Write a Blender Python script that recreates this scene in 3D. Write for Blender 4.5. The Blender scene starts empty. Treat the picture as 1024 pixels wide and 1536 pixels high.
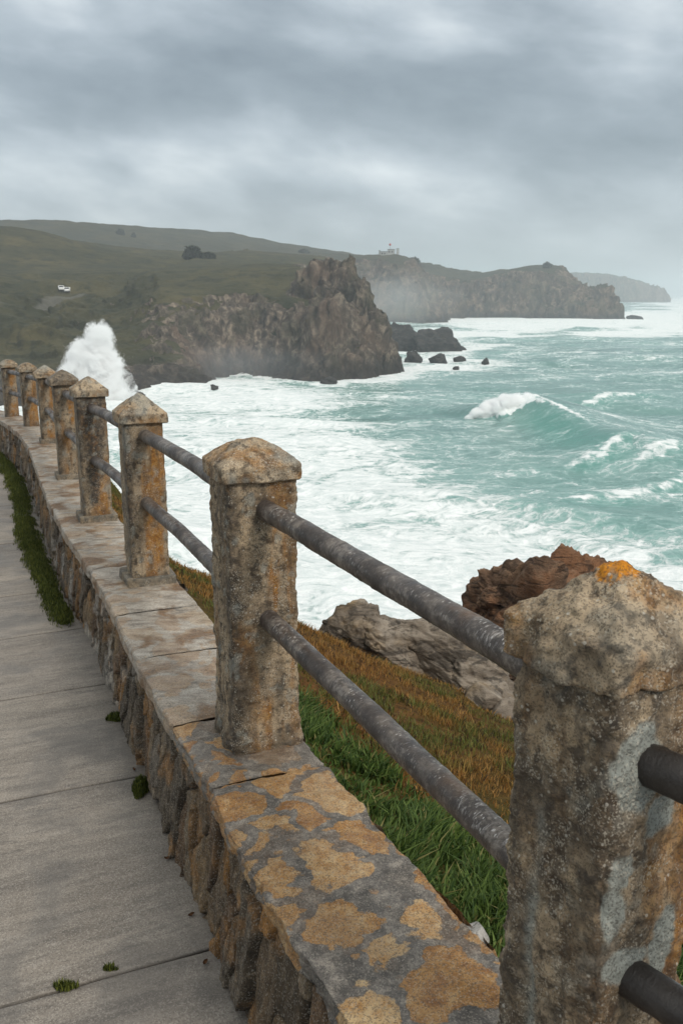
import bpy, bmesh, math, random
import numpy as np
from mathutils import Vector
R = math.radians
rng = np.random.default_rng(7)
random.seed(7)
scene = bpy.context.scene
COL = scene.collection
K = 0.8                 # metres per unit of the near-field survey
CZ = 20.0               # eye height above the sea
F = 1370.0              # focal length in photo pixels
PITCH = math.atan(330 / F)
CP, SP = math.cos(PITCH), math.sin(PITCH)

# ------------------------------------------------------------------ survey
def ray(px, py):
    cx, cy = (px - 512) / F, (768 - py) / F
    return np.array([cx, CP + cy * SP, -SP + cy * CP])
def at_d(px, py, d):
    r = ray(px, py); r = r * (d / r[1]); return np.array([r[0], d, CZ + r[2]])
def at_z(px, py, z):
    r = ray(px, py); t = (z - CZ) / r[2]; return np.array([r[0] * t, r[1] * t, z])
def bearing_px(x, d, z):
    a = d * CP - (z - CZ) * SP
    return 512 + F * x / a, 768 - F * (d * SP + (z - CZ) * CP) / a

# ------------------------------------------------------------------ noise
def _h(ix, iy, iz, seed):
    h = (ix.astype(np.uint32) * np.uint32(0x8da6b343)) ^ (iy.astype(np.uint32) * np.uint32(0xd8163841)) \
        ^ (iz.astype(np.uint32) * np.uint32(0xcb1ab31f)) ^ np.uint32((seed * 0x9E3779B1) & 0xffffffff)
    h ^= h >> np.uint32(15); h = h * np.uint32(0x2c1b3c6d)
    h ^= h >> np.uint32(12); h = h * np.uint32(0x297a2d39)
    h ^= h >> np.uint32(15)
    return h.astype(np.float32) * np.float32(1 / 4294967295.0)
def vn3(x, y, z, seed=0):
    x0, y0, z0 = np.floor(x), np.floor(y), np.floor(z)
    fx, fy, fz = x - x0, y - y0, z - z0
    ix, iy, iz = x0.astype(np.int64), y0.astype(np.int64), z0.astype(np.int64)
    fx = fx * fx * fx * (fx * (fx * 6 - 15) + 10); fy = fy * fy * fy * (fy * (fy * 6 - 15) + 10)
    fz = fz * fz * fz * (fz * (fz * 6 - 15) + 10)
    def c(a, b, d): return _h(ix + a, iy + b, iz + d, seed)
    x00 = c(0,0,0) * (1 - fx) + c(1,0,0) * fx; x10 = c(0,1,0) * (1 - fx) + c(1,1,0) * fx
    x01 = c(0,0,1) * (1 - fx) + c(1,0,1) * fx; x11 = c(0,1,1) * (1 - fx) + c(1,1,1) * fx
    return ((x00 * (1 - fy) + x10 * fy) * (1 - fz) + (x01 * (1 - fy) + x11 * fy) * fz) * 2 - 1
def fbm(x, y, z, f=1.0, o=4, g=.5, seed=0):
    t = 0; a = 1.0; n = 0
    x, y, z = x * f, y * f, z * f
    for k in range(o):
        t = t + a * vn3(x + 17.3 * k, y - 9.1 * k, z + 3.7 * k, seed + k); n += a; a *= g
        x, y, z = (x * .8 - y * .6) * 2.03, (x * .6 + y * .8) * 2.03, z * 2.03
    return t / n * 1.5
def ridge(x, y, z, f=1.0, o=4, g=.5, seed=0):
    t = 0; a = 1.0; n = 0
    x, y, z = x * f, y * f, z * f
    for k in range(o):
        t = t + a * (1 - 2 * np.abs(vn3(x + 11.3 * k, y - 7.1 * k, z + 5.7 * k, seed + k))); n += a; a *= g
        x, y, z = (x * .8 - y * .6) * 2.03, (x * .6 + y * .8) * 2.03, z * 2.03
    return t / n
def worley(x, y, seed=0):
    ix, iy = np.floor(x).astype(np.int64), np.floor(y).astype(np.int64)
    OX = np.zeros(x.shape); OY = np.zeros(x.shape); F1 = np.full(x.shape, 9.); F2 = np.full(x.shape, 9.); ID = np.zeros(x.shape)
    z = np.zeros_like(ix)
    for a in (-1, 0, 1):
        for b in (-1, 0, 1):
            cx, cy = ix + a, iy + b
            px = cx + .1 + .8 * _h(cx, cy, z, seed); py = cy + .1 + .8 * _h(cx, cy, z, seed + 1)
            d = np.hypot(px - x, py - y); idv = _h(cx, cy, z, seed + 2)
            m = d < F1
            F2 = np.where(m, F1, np.minimum(F2, d)); ID = np.where(m, idv, ID); F1 = np.where(m, d, F1); OX = np.where(m, x - px, OX); OY = np.where(m, y - py, OY)
    return F1, F2, ID, OX, OY
def sstep(a, b, x):
    t = np.clip((x - a) / (b - a), 0, 1); return t * t * (3 - 2 * t)
def lerp(a, b, t): return a + (b - a) * t

# ------------------------------------------------------------------ mesh helpers
def raw_mesh(name, V, faces, mat=None, smooth=True, cols=None, flts=None):
    """faces: list of int arrays (n,k)"""
    me = bpy.data.meshes.new(name)
    V = np.asarray(V, dtype=np.float32).reshape(-1, 3)
    me.vertices.add(len(V)); me.vertices.foreach_set('co', V.ravel())
    faces = [np.asarray(f, dtype=np.int32) for f in faces if len(f)]
    nl = sum(f.size for f in faces); nf = sum(len(f) for f in faces)
    me.loops.add(nl); me.polygons.add(nf)
    me.loops.foreach_set('vertex_index', np.concatenate([f.ravel() for f in faces]))
    st = []; o = 0
    for f in faces:
        st.append(o + np.arange(len(f)) * f.shape[1]); o += f.size
    me.polygons.foreach_set('loop_start', np.concatenate(st).astype(np.int32))
    me.polygons.foreach_set('use_smooth', np.full(nf, smooth))
    me.update(calc_edges=True)
    for n, c in (cols or {}).items():
        c = np.asarray(c, dtype=np.float32)
        if c.shape[-1] == 3: c = np.concatenate([c, np.ones(c.shape[:-1] + (1,), np.float32)], -1)
        at = me.color_attributes.new(n, 'FLOAT_COLOR', 'POINT'); at.data.foreach_set('color', c.ravel())
    for n, c in (flts or {}).items():
        at = me.attributes.new(n, 'FLOAT', 'POINT'); at.data.foreach_set('value', np.asarray(c, np.float32).ravel())
    me.validate()
    if mat: me.materials.append(mat)
    return me
def grid_faces(nu, nv, wrap=False, off=0, flip=False):
    u = np.arange(nu if wrap else nu - 1); v = np.arange(nv - 1)
    U, Vv = np.meshgrid(u, v, indexing='ij'); U2 = (U + 1) % nu
    q = [U * nv + Vv, U2 * nv + Vv, U2 * nv + Vv + 1, U * nv + Vv + 1]
    if flip: q = q[::-1]
    return np.stack(q, -1).reshape(-1, 4) + off
def obj(name, me, parent=None, loc=None):
    o = bpy.data.objects.new(name, me); COL.objects.link(o)
    if parent: o.parent = parent
    if loc is not None: o.location = loc
    return o
def tag(o, label=None, cat=None, group=None, kind=None):
    if label: o['label'] = label
    if cat: o['category'] = cat
    if group: o['group'] = group
    if kind: o['kind'] = kind
    return o
def thing(name, label, cat, loc=(0, 0, 0), rz=0, group=None):
    o = bpy.data.objects.new(name, None); COL.objects.link(o); o.location = loc; o.rotation_euler = (0, 0, rz)
    o.empty_display_size = .1
    return tag(o, label, cat, group)
def vnormals(P):
    du = np.gradient(P, axis=0); dv = np.gradient(P, axis=1)
    n = np.cross(du, dv); n /= np.linalg.norm(n, axis=-1, keepdims=True) + 1e-12
    return n
def box_mesh(name, boxes, mat, bev=0.0):
    bm = bmesh.new()
    for (x0, x1, y0, y1, z0, z1) in boxes:
        r = bmesh.ops.create_cube(bm, size=1)
        for v in r['verts']:
            v.co = ((x0 + x1) / 2 + v.co.x * (x1 - x0), (y0 + y1) / 2 + v.co.y * (y1 - y0), (z0 + z1) / 2 + v.co.z * (z1 - z0))
    if bev: bmesh.ops.bevel(bm, geom=bm.edges[:], offset=bev, segments=2, affect='EDGES')
    me = bpy.data.meshes.new(name); bm.to_mesh(me); bm.free(); me.materials.append(mat); return me

# ------------------------------------------------------------------ node helpers
def mat_new(name):
    m = bpy.data.materials.new(name); m.use_nodes = True
    nt = m.node_tree; nt.nodes.clear()
    out = nt.nodes.new('ShaderNodeOutputMaterial'); b = nt.nodes.new('ShaderNodeBsdfPrincipled')
    nt.links.new(b.outputs[0], out.inputs[0]); return m, nt, b
def setin(nt, sock, v):
    if hasattr(v, 'is_output'): nt.links.new(v, sock)
    elif v is not None:
        if sock.type == 'RGBA' and hasattr(v, '__len__') and len(v) == 3: v = (*v, 1)
        sock.default_value = v
def nd(nt, typ, props=None, **ins):
    n = nt.nodes.new('ShaderNode' + typ)
    for k, v in (props or {}).items(): setattr(n, k, v)
    for k, v in ins.items(): setin(nt, n.inputs[k.replace('_', ' ')], v)
    return n
def noise(nt, vec, scale, detail=4, rough=.55, dist=0.0, col=False):
    n = nd(nt, 'TexNoise', Vector=vec, Scale=scale, Detail=detail, Roughness=rough, Distortion=dist)
    return n.outputs[1 if col else 0]
def vor(nt, vec, scale, feature='F1', out=0, rnd=1.0):
    n = nd(nt, 'TexVoronoi', dict(feature=feature), Vector=vec, Scale=scale, Randomness=rnd); return n.outputs[out]
def mp(nt, vec, scale=(1, 1, 1), rot=(0, 0, 0), loc=(0, 0, 0)):
    return nd(nt, 'Mapping', Vector=vec, Scale=scale, Rotation=rot, Location=loc).outputs[0]
def mix(nt, f, a, b, bl='MIX'):
    n = nt.nodes.new('ShaderNodeMix'); n.data_type = 'RGBA'; n.blend_type = bl
    setin(nt, n.inputs[0], f); setin(nt, n.inputs[6], a); setin(nt, n.inputs[7], b); return n.outputs[2]
def ma(nt, op, a, b=None, c=None):
    n = nt.nodes.new('ShaderNodeMath'); n.operation = op
    setin(nt, n.inputs[0], a); setin(nt, n.inputs[1], b)
    if c is not None: setin(nt, n.inputs[2], c)
    return n.outputs[0]
def mr(nt, v, a, b, c=0.0, d=1.0, smooth=True):
    n = nt.nodes.new('ShaderNodeMapRange'); n.interpolation_type = 'SMOOTHSTEP' if smooth else 'LINEAR'
    for i, x in enumerate((v, a, b, c, d)): setin(nt, n.inputs[i], x)
    return n.outputs[0]
def ramp(nt, f, stops):
    n = nt.nodes.new('ShaderNodeValToRGB'); cr = n.color_ramp
    while len(cr.elements) < len(stops): cr.elements.new(.5)
    for e, (p, c) in zip(cr.elements, stops): e.position = p; e.color = (*c, 1) if len(c) == 3 else c
    setin(nt, n.inputs[0], f); return n.outputs[0]
def attr(nt, name, out='Color'):
    n = nt.nodes.new('ShaderNodeAttribute'); n.attribute_name = name; return n.outputs[out]
def sep(nt, c):
    n = nt.nodes.new('ShaderNodeSeparateColor'); setin(nt, n.inputs[0], c); return n.outputs
def bump(nt, h, strength=.5, dist=.01, normal=None):
    n = nd(nt, 'Bump', Height=h, Strength=strength, Distance=dist)
    if normal is not None: setin(nt, n.inputs['Normal'], normal)
    return n.outputs[0]
def pos(nt): return nt.nodes.new('ShaderNodeNewGeometry').outputs['Position']
def fin(nt, b, col, rough=.85, normal=None, spec=.3):
    setin(nt, b.inputs['Base Color'], col); setin(nt, b.inputs['Roughness'], rough)
    setin(nt, b.inputs['Specular IOR Level'], spec)
    if normal is not None: setin(nt, b.inputs['Normal'], normal)

# ------------------------------------------------------------------ materials
def granite(name, light, mid, dark, warm=0.5):
    m, nt, b = mat_new(name); p = pos(nt); a = attr(nt, 'stain'); s = sep(nt, a)
    al = attr(nt, 'stain', 'Alpha')
    big = noise(nt, p, 9, 5); med = noise(nt, p, 38, 4, .6)
    base = ramp(nt, big, [(.3, mid), (.5, lerp(np.array(mid), np.array(light), .5)), (.68, light)])
    base = mix(nt, mr(nt, med, .48, .64, 0, .85), base, (.06, .045, .032))
    och = mix(nt, mr(nt, noise(nt, p, 60, 3), .4, .65), (.27, .11, .018), (.36, .19, .055))
    base = mix(nt, ma(nt, 'MULTIPLY', s[0], mr(nt, noise(nt, p, 30, 4), .3, .6, .55, 1)), base, och)
    base = mix(nt, ma(nt, 'MULTIPLY', s[1], mr(nt, noise(nt, p, 45, 4), .35, .6, .6, 1)), base, (.045, .036, .028))
    lic = mix(nt, noise(nt, p, 70, 4), (.17, .18, .16), (.36, .37, .33))
    base = mix(nt, s[2], base, lic)
    org = mix(nt, noise(nt, p, 160, 3), (.42, .13, .005), (.62, .27, .02))
    base = mix(nt, al, base, org)
    # mineral grain
    g1 = vor(nt, p, 420, 'F1', 1); gs = sep(nt, g1)
    base = mix(nt, mr(nt, gs[0], .64, .76, 0, .5), base, (.04, .033, .027))
    base = mix(nt, ma(nt, 'MULTIPLY', mr(nt, gs[1], .76, .88, 0, .45), mr(nt, noise(nt, p, 17, 4), .4, .6)), base, (.52, .47, .38))
    base = mix(nt, mr(nt, noise(nt, mp(nt, p, (1, 1, .12)), 26, 4, .6), .56, .70, 0, .5), base, (.06, .047, .034))
    wsp = vor(nt, p, 55, 'F1', 0)
    base = mix(nt, mr(nt, wsp, .10, .16, .65, 0), base, (.45, .42, .36))
    h = ma(nt, 'ADD', ma(nt, 'MULTIPLY', noise(nt, p, 260, 4, .7), .5), ma(nt, 'MULTIPLY', noise(nt, p, 75, 4), .8))
    fin(nt, b, base, mr(nt, s[1], 0, 1, .88, .62), bump(nt, h, .9, .005), .3)
    return m
M_POST = granite('post_granite', (.44, .335, .215), (.20, .15, .10), 0)
M_CAP = granite('cap_granite', (.52, .41, .28), (.28, .21, .135), 0)

def mat_coping():
    m, nt, b = mat_new('coping_stone'); p = pos(nt); a = sep(nt, attr(nt, 'stain'))
    lay = noise(nt, mp(nt, p, (1, 1, 1)), 7, 6, .62, .6)
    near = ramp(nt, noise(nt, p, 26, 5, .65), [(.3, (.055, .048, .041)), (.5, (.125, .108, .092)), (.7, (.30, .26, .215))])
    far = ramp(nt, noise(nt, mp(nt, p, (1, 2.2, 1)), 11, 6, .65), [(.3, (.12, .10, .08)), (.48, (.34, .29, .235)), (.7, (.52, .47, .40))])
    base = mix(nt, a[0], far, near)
    wv = nd(nt, 'VectorMath', dict(operation='MULTIPLY_ADD')); setin(nt, wv.inputs[0], noise(nt, p, 9, 3, .55, 0, True)); wv.inputs[1].default_value = (.13, .13, .13); setin(nt, wv.inputs[2], p)
    q = wv.outputs[0]; ed = vor(nt, q, 6.3, 'DISTANCE_TO_EDGE', 0); cell = sep(nt, vor(nt, q, 6.3, 'F1', 1))
    edn = ma(nt, 'ADD', ed, ma(nt, 'MULTIPLY', ma(nt, 'SUBTRACT', noise(nt, p, 46, 4, .65), .5), .16))
    patch = ma(nt, 'MULTIPLY', mr(nt, edn, .07, .10), mr(nt, cell[0], .20, .26))
    patch = ma(nt, 'MULTIPLY', patch, mr(nt, noise(nt, p, 110, 4, .7), .26, .40))
    sp = ma(nt, 'ADD', vor(nt, p, 19), ma(nt, 'MULTIPLY', noise(nt, p, 60, 4, .65), .5))
    patch = ma(nt, 'MAXIMUM', patch, ma(nt, 'MULTIPLY', mr(nt, sp, .40, .45, .9, 0), mr(nt, noise(nt, p, 5, 3), .42, .54)))
    oc = ramp(nt, ma(nt, 'ADD', ma(nt, 'MULTIPLY', noise(nt, p, 34, 5, .65), .6), ma(nt, 'MULTIPLY', ma(nt, 'ADD', ma(nt, 'MULTIPLY', cell[1], .4), .3), .4)), [(.34, (.21, .085, .018)), (.48, (.35, .185, .06)), (.64, (.48, .335, .175))])
    base = mix(nt, ma(nt, 'MULTIPLY', patch, a[1]), base, oc)
    pn2 = noise(nt, p, 4.3, 4, .55, .4)
    base = mix(nt, ma(nt, 'MULTIPLY', mr(nt, pn2, .52, .62), a[2]), base, mix(nt, noise(nt, p, 60, 3), (.05, .036, .024), (.30, .15, .05)))
    gs = sep(nt, vor(nt, p, 380, 'F1', 1))
    base = mix(nt, mr(nt, gs[0], .64, .76, 0, .5), base, (.04, .036, .032))
    base = mix(nt, mr(nt, gs[1], .78, .9, 0, .25), base, (.5, .45, .37))
    h = ma(nt, 'ADD', ma(nt, 'MULTIPLY', noise(nt, p, 240, 4, .7), .4), noise(nt, mp(nt, p, (1, 1, 3)), 50, 5, .65))
    h = ma(nt, 'ADD', h, ma(nt, 'MULTIPLY', patch, .25))
    fin(nt, b, base, mr(nt, noise(nt, p, 8, 3), .35, .65, .34, .8), bump(nt, h, .85, .006), .45)
    return m
M_COPING = mat_coping()

def mat_rubble():
    m, nt, b = mat_new('rubble_stone'); p = pos(nt); c = attr(nt, 'tint')
    v = noise(nt, mp(nt, p, (1, 1, .35)), 40, 6, .68)
    base = mix(nt, 1.0, c, ramp(nt, v, [(.3, (.35, .34, .33)), (.5, (.9, .88, .85)), (.7, (1.7, 1.65, 1.55))]), 'MULTIPLY')
    gs = sep(nt, vor(nt, p, 330, 'F1', 1))
    base = mix(nt, mr(nt, gs[0], .64, .78, 0, .5), base, (.035, .03, .026))
    base = mix(nt, mr(nt, gs[1], .78, .9, 0, .35), base, (.42, .38, .32))
    h = ma(nt, 'ADD', ma(nt, 'MULTIPLY', noise(nt, p, 220, 4, .7), .4), noise(nt, mp(nt, p, (1, 1, .3)), 55, 6, .7))
    fin(nt, b, base, .82, bump(nt, h, .95, .008), .3); return m
M_RUBBLE = mat_rubble()

def mat_path():
    m, nt, b = mat_new('path_slab'); c = attr(nt, 'uvw'); sx = sep(nt, c)   # along, across, tint
    jt = attr(nt, 'dirt', 'Fac')
    uv = nd(nt, 'CombineXYZ', X=ma(nt, 'MULTIPLY', sx[0], 30.0), Y=ma(nt, 'MULTIPLY', sx[1], 5.0)).outputs[0]
    p = pos(nt)
    br = noise(nt, mp(nt, uv, (3.2, .55, 1), (0, 0, R(4))), 1.9, 7, .66, .6)
    br2 = noise(nt, mp(nt, uv, (7, 1.9, 1)), 2.2, 5, .66, .5)
    base = ramp(nt, br, [(.28, (.125, .11, .097)), (.48, (.22, .194, .166)), (.7, (.325, .285, .24))])
    base = mix(nt, mr(nt, br2, .52, .70, 0, .5), base, (.085, .079, .075))
    br3 = noise(nt, mp(nt, uv, (20, 4.2, 1), (0, 0, R(5))), 1.6, 5, .7, .4)
    base = mix(nt, mr(nt, br3, .50, .66, 0, .5), base, (.085, .078, .072))
    base = mix(nt, mr(nt, br3, .48, .34, 0, .4), base, (.36, .33, .29))
    base = mix(nt, mr(nt, noise(nt, p, 1.7, 3), .35, .7, 0, .35), base, (.28, .25, .215))
    base = mix(nt, 1.0, base, ramp(nt, sx[2], [(0, (.82, .82, .84)), (1, (1.1, 1.08, 1.05))]), 'MULTIPLY')
    gs = sep(nt, vor(nt, p, 300, 'F1', 1))
    base = mix(nt, mr(nt, gs[0], .55, .75, 0, .34), base, (.06, .055, .05))
    base = mix(nt, mr(nt, gs[1], .7, .85, 0, .28), base, (.48, .44, .39))
    dmp = noise(nt, p, 2.6, 5, .62, .4)
    base = mix(nt, mr(nt, dmp, .50, .66, 0, .5), base, (.10, .092, .084))
    grit = vor(nt, p, 46)
    base = mix(nt, mr(nt, grit, .07, .10, .7, 0), base, (.05, .045, .04))
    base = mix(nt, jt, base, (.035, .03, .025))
    h = ma(nt, 'ADD', ma(nt, 'MULTIPLY', noise(nt, p, 230, 3, .7), .6), ma(nt, 'MULTIPLY', br2, .7))
    fin(nt, b, base, mr(nt, dmp, .40, .62, .85, .5), bump(nt, h, .7, .003), .3); return m
M_PATH = mat_path()

def mat_rail(name, dark=0.0):
    m, nt, b = mat_new(name); p = nd(nt, 'TexCoord').outputs['Object']   # rails lie along local X
    base = ramp(nt, noise(nt, p, 22, 5, .65), [(.3, (.026, .020, .017)), (.5, (.062, .049, .042)), (.72, (.15, .125, .105))])
    ring = noise(nt, mp(nt, p, (95, 26, 26), (0, R(6), R(9))), 1.0, 5, .72, .5)
    ms = noise(nt, mp(nt, p, (7, 10, 10)), 1.0, 4, .6)
    scr = ma(nt, 'MULTIPLY', mr(nt, ring, .56, .66), mr(nt, ms, .48, .62))
    upz = mr(nt, nd(nt, 'SeparateXYZ', Vector=nt.nodes.new('ShaderNodeNewGeometry').outputs['Normal']).outputs[2], -.2, .8, .15, 1)
    if dark < .5:
        base = mix(nt, ma(nt, 'MULTIPLY', scr, upz), base, (.42, .39, .37))
        base = mix(nt, mr(nt, ma(nt, 'ADD', ma(nt, 'MULTIPLY', noise(nt, p, 95, 5, .75), .6), ma(nt, 'MULTIPLY', noise(nt, p, 11, 3), .4)), .50, .62, 0, .6), base, (.27, .235, .20))
        fl = ma(nt, 'ADD', vor(nt, mp(nt, p, (150, 60, 60)), 1.0), ma(nt, 'MULTIPLY', noise(nt, p, 160, 3), .3))
        base = mix(nt, ma(nt, 'MULTIPLY', mr(nt, fl, .30, .38, .85, 0), ma(nt, 'MULTIPLY', upz, mr(nt, noise(nt, p, 8, 3), .42, .6))), base, (.55, .52, .49))
        base = mix(nt, mr(nt, noise(nt, p, 5, 4), .56, .68, 0, .5), base, (.14, .075, .035))
    else:
        base = mix(nt, .8, base, (.012, .010, .009))
    h = ma(nt, 'ADD', ring, ma(nt, 'MULTIPLY', noise(nt, p, 160, 4, .7), .6))
    fin(nt, b, base, mr(nt, noise(nt, p, 14, 4), .35, .65, .30, .6), bump(nt, h, .6, .003), .5); return m
M_RAIL = mat_rail('weathered_iron'); M_RAILD = mat_rail('dark_iron', 1)

def mat_blades(name, transl=.25):
    m, nt, b = mat_new(name); c = attr(nt, 'tint')
    fin(nt, b, c, .62, None, .25)
    tr = nd(nt, 'BsdfTranslucent', Color=c); ms = nt.nodes.new('ShaderNodeMixShader'); ms.inputs[0].default_value = transl
    nt.links.new(b.outputs[0], ms.inputs[1]); nt.links.new(tr.outputs[0], ms.inputs[2])
    nt.links.new(ms.outputs[0], nt.nodes['Material Output'].inputs[0]); return m
M_BLADE = mat_blades('blade'); M_LEAF = mat_blades('leaf', .15)

def mat_soil():
    m, nt, b = mat_new('bank_soil'); p = pos(nt); c = attr(nt, 'tint')
    v = noise(nt, p, 14, 6, .7)
    base = mix(nt, 1.0, c, ramp(nt, v, [(.3, (.4, .4, .4)), (.7, (1.5, 1.45, 1.4))]), 'MULTIPLY')
    fin(nt, b, base, .95, bump(nt, v, 1, .04), .1); return m
M_SOIL = mat_soil()

def mat_cliff(name, scale=1.0, grass=((.026, .030, .012), (.098, .082, .032)), rock=((.024, .020, .016), (.092, .073, .056), (.34, .275, .205)), lo=.62, hi=.80):
    m, nt, b = mat_new(name); p = pos(nt)
    n1 = noise(nt, p, .045 * scale, 6, .6); n2 = noise(nt, mp(nt, p, (1, 1, .55), (0, .5, 0)), .42 * scale, 7, .72, .5)
    n3 = noise(nt, p, .9 * scale, 6, .7)
    rk = ramp(nt, n2, [(.34, rock[0]), (.5, rock[1]), (.66, rock[2])])
    rk = mix(nt, mr(nt, n1, .50, .64, 0, .6), rk, mix(nt, n2, (.06, .04, .029), (.215, .14, .095)))
    rk = mix(nt, mr(nt, noise(nt, p, .12 * scale, 5), .5, .62, 0, .5), rk, mix(nt, n2, (.035, .036, .022), (.11, .10, .06)))
    gr = ramp(nt, noise(nt, p, .06 * scale, 6, .65), [(.3, grass[0]), (.52, lerp(np.array(grass[0]), np.array(grass[1]), .4)), (.72, grass[1])])
    gr = mix(nt, mr(nt, noise(nt, p, .18 * scale, 6, .7), .48, .62, 0, .75), gr, (.020, .024, .010))
    g = attr(nt, 'grass', 'Fac')
    gm = mr(nt, ma(nt, 'ADD', g, ma(nt, 'MULTIPLY', ma(nt, 'SUBTRACT', n3, .5), .5)), .42, .58)
    base = mix(nt, gm, rk, gr)
    z = nd(nt, 'SeparateXYZ', Vector=p).outputs[2]
    wet = mr(nt, ma(nt, 'ADD', z, ma(nt, 'MULTIPLY', n1, 6)), 4.0, 9.5, 1, 0)
    base = mix(nt, ma(nt, 'MULTIPLY', wet, .75), base, (.022, .02, .019))
    rd = attr(nt, 'road', 'Fac'); base = mix(nt, ma(nt, 'MULTIPLY', rd, .8), base, (.13, .125, .105))
    h = ma(nt, 'ADD', n2, ma(nt, 'MULTIPLY', n3, .7))
    fin(nt, b, base, .9, bump(nt, h, .9, 1.2 / scale), .2); return m
M_CLIFF = mat_cliff('headland_rock')
M_FAR = mat_cliff('far_headland_rock', .5, rock=((.022, .018, .015), (.088, .064, .045), (.27, .20, .14)), grass=((.024, .028, .011), (.075, .062, .026)))

def mat_rock(name, cols, scale=1.0, strata=(1, 1, 1), rot=(0, 0, 0), rust=None, dist=.05):
    m, nt, b = mat_new(name); p = pos(nt)
    q = mp(nt, p, strata, rot)
    n = noise(nt, q, 2.2 * scale, 8, .68, .4)
    base = ramp(nt, n, [(.28, cols[0]), (.5, cols[1]), (.72, cols[2])])
    n2 = noise(nt, p, 1.1 * scale, 5, .6)
    if rust: base = mix(nt, mr(nt, n2, .46, .62, 0, .85), base, mix(nt, n, rust[0], rust[1]))
    n3 = noise(nt, p, 9 * scale, 6, .7)
    base = mix(nt, mr(nt, n3, .52, .7, 0, .6), base, tuple(.45 * np.array(cols[0])))
    lay = noise(nt, mp(nt, p, (.6, .6, 2.4), rot), 1.9 * scale, 6, .72, 1.6)
    base = mix(nt, mr(nt, lay, .49, .58, 0, .75), base, tuple(.4 * np.array(cols[0])))
    h = ma(nt, 'ADD', ma(nt, 'ADD', n, ma(nt, 'MULTIPLY', n3, .5)), ma(nt, 'MULTIPLY', lay, -.7))
    fin(nt, b, base, .85, bump(nt, h, .9, dist), .3); return m
M_GREYROCK = mat_rock('grey_slab_rock', ((.06, .048, .038), (.19, .155, .12), (.38, .325, .26)), 1.5, (.35, 1.2, 1.6), (0, R(28), R(20)), ((.20, .13, .06), (.34, .24, .13)), .04)
M_BROWNROCK = mat_rock('rust_crag_rock', ((.07, .042, .027), (.23, .135, .08), (.46, .31, .20)), 1.0, (1, 1, 1), (0, 0, 0), ((.13, .05, .018), (.36, .17, .08)), .25)
M_SEAROCK = mat_rock('wet_sea_rock', ((.015, .015, .015), (.035, .033, .031), (.09, .08, .07)), .25, (1, 1, 1), (0, 0, 0), None, .5)
M_STONE = mat_rock('pale_stone', ((.20, .19, .17), (.38, .36, .33), (.55, .53, .5)), 8, (1, 1, 1), (0, 0, 0), None, .01)

def mat_sea():
    m, nt, b = mat_new('sea_water'); p = pos(nt); cov = attr(nt, 'foam', 'Fac'); mil_light = attr(nt, 'milky_and_light', 'Fac')
    x = mp(nt, p, (1, 1, .3))
    w = noise(nt, x, .11, 3, .5, 0, True)
    wv = nd(nt, 'VectorMath', dict(operation='MULTIPLY_ADD'))
    setin(nt, wv.inputs[0], w); wv.inputs[1].default_value = (7, 7, 0); setin(nt, wv.inputs[2], x)
    q = wv.outputs[0]
    a1 = noise(nt, mp(nt, q, (.6, 1.0, 1), (0, 0, R(12))), .16, 6, .62, .9)
    a2 = noise(nt, mp(nt, q, (.8, 1.0, 1)), .75, 6, .66, 1.1)
    a3 = noise(nt, p, 3.4, 5, .7, .8)
    v = ma(nt, 'ADD', ma(nt, 'ADD', ma(nt, 'MULTIPLY', a1, .50), ma(nt, 'MULTIPLY', a2, .37)), ma(nt, 'MULTIPLY', a3, .13))
    ed = vor(nt, q, .42, 'DISTANCE_TO_EDGE', 0); ed2 = vor(nt, q, 1.3, 'DISTANCE_TO_EDGE', 0)
    lace = ma(nt, 'ADD', mr(nt, ed, 0, .22, .05, 0), mr(nt, ed2, 0, .2, .035, 0))
    v = ma(nt, 'ADD', v, lace)
    vv = mr(nt, v, .33, .69, 0, 1, False)
    th = ma(nt, 'SUBTRACT', 1.0, cov)
    f = mr(nt, ma(nt, 'SUBTRACT', vv, th), -.12, .26)
    thin = mr(nt, ma(nt, 'SUBTRACT', vv, th), -.40, .10)
    water = mix(nt, attr(nt, 'face', 'Fac'), mix(nt, mil_light, (.048, .145, .132), (.19, .36, .32)), (.07, .25, .205))  # wave faces: green painted in for light coming through the water
    water = mix(nt, mr(nt, noise(nt, p, .06, 4), .3, .7, 0, .35), water, (.09, .20, .19))
    water = mix(nt, ma(nt, 'MULTIPLY', thin, .75), water, (.36, .52, .49))
    foamc = mix(nt, mr(nt, a2, .35, .7), (.66, .72, .71), (.92, .93, .92))
    base = mix(nt, f, water, foamc)
    rip = ma(nt, 'ADD', noise(nt, mp(nt, p, (.7, 1.2, 1)), .8, 6, .6, .3), ma(nt, 'MULTIPLY', noise(nt, p, 3.2, 4, .6), .3))
    h = ma(nt, 'ADD', ma(nt, 'MULTIPLY', rip, .75), ma(nt, 'MULTIPLY', f, ma(nt, 'ADD', ma(nt, 'MULTIPLY', a3, .35), .12)))
    fin(nt, b, base, mr(nt, f, 0, 1, .22, .75), bump(nt, h, .7, .55), .5)
    b.inputs['IOR'].default_value = 1.33
    return m
M_SEA = mat_sea()

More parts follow.
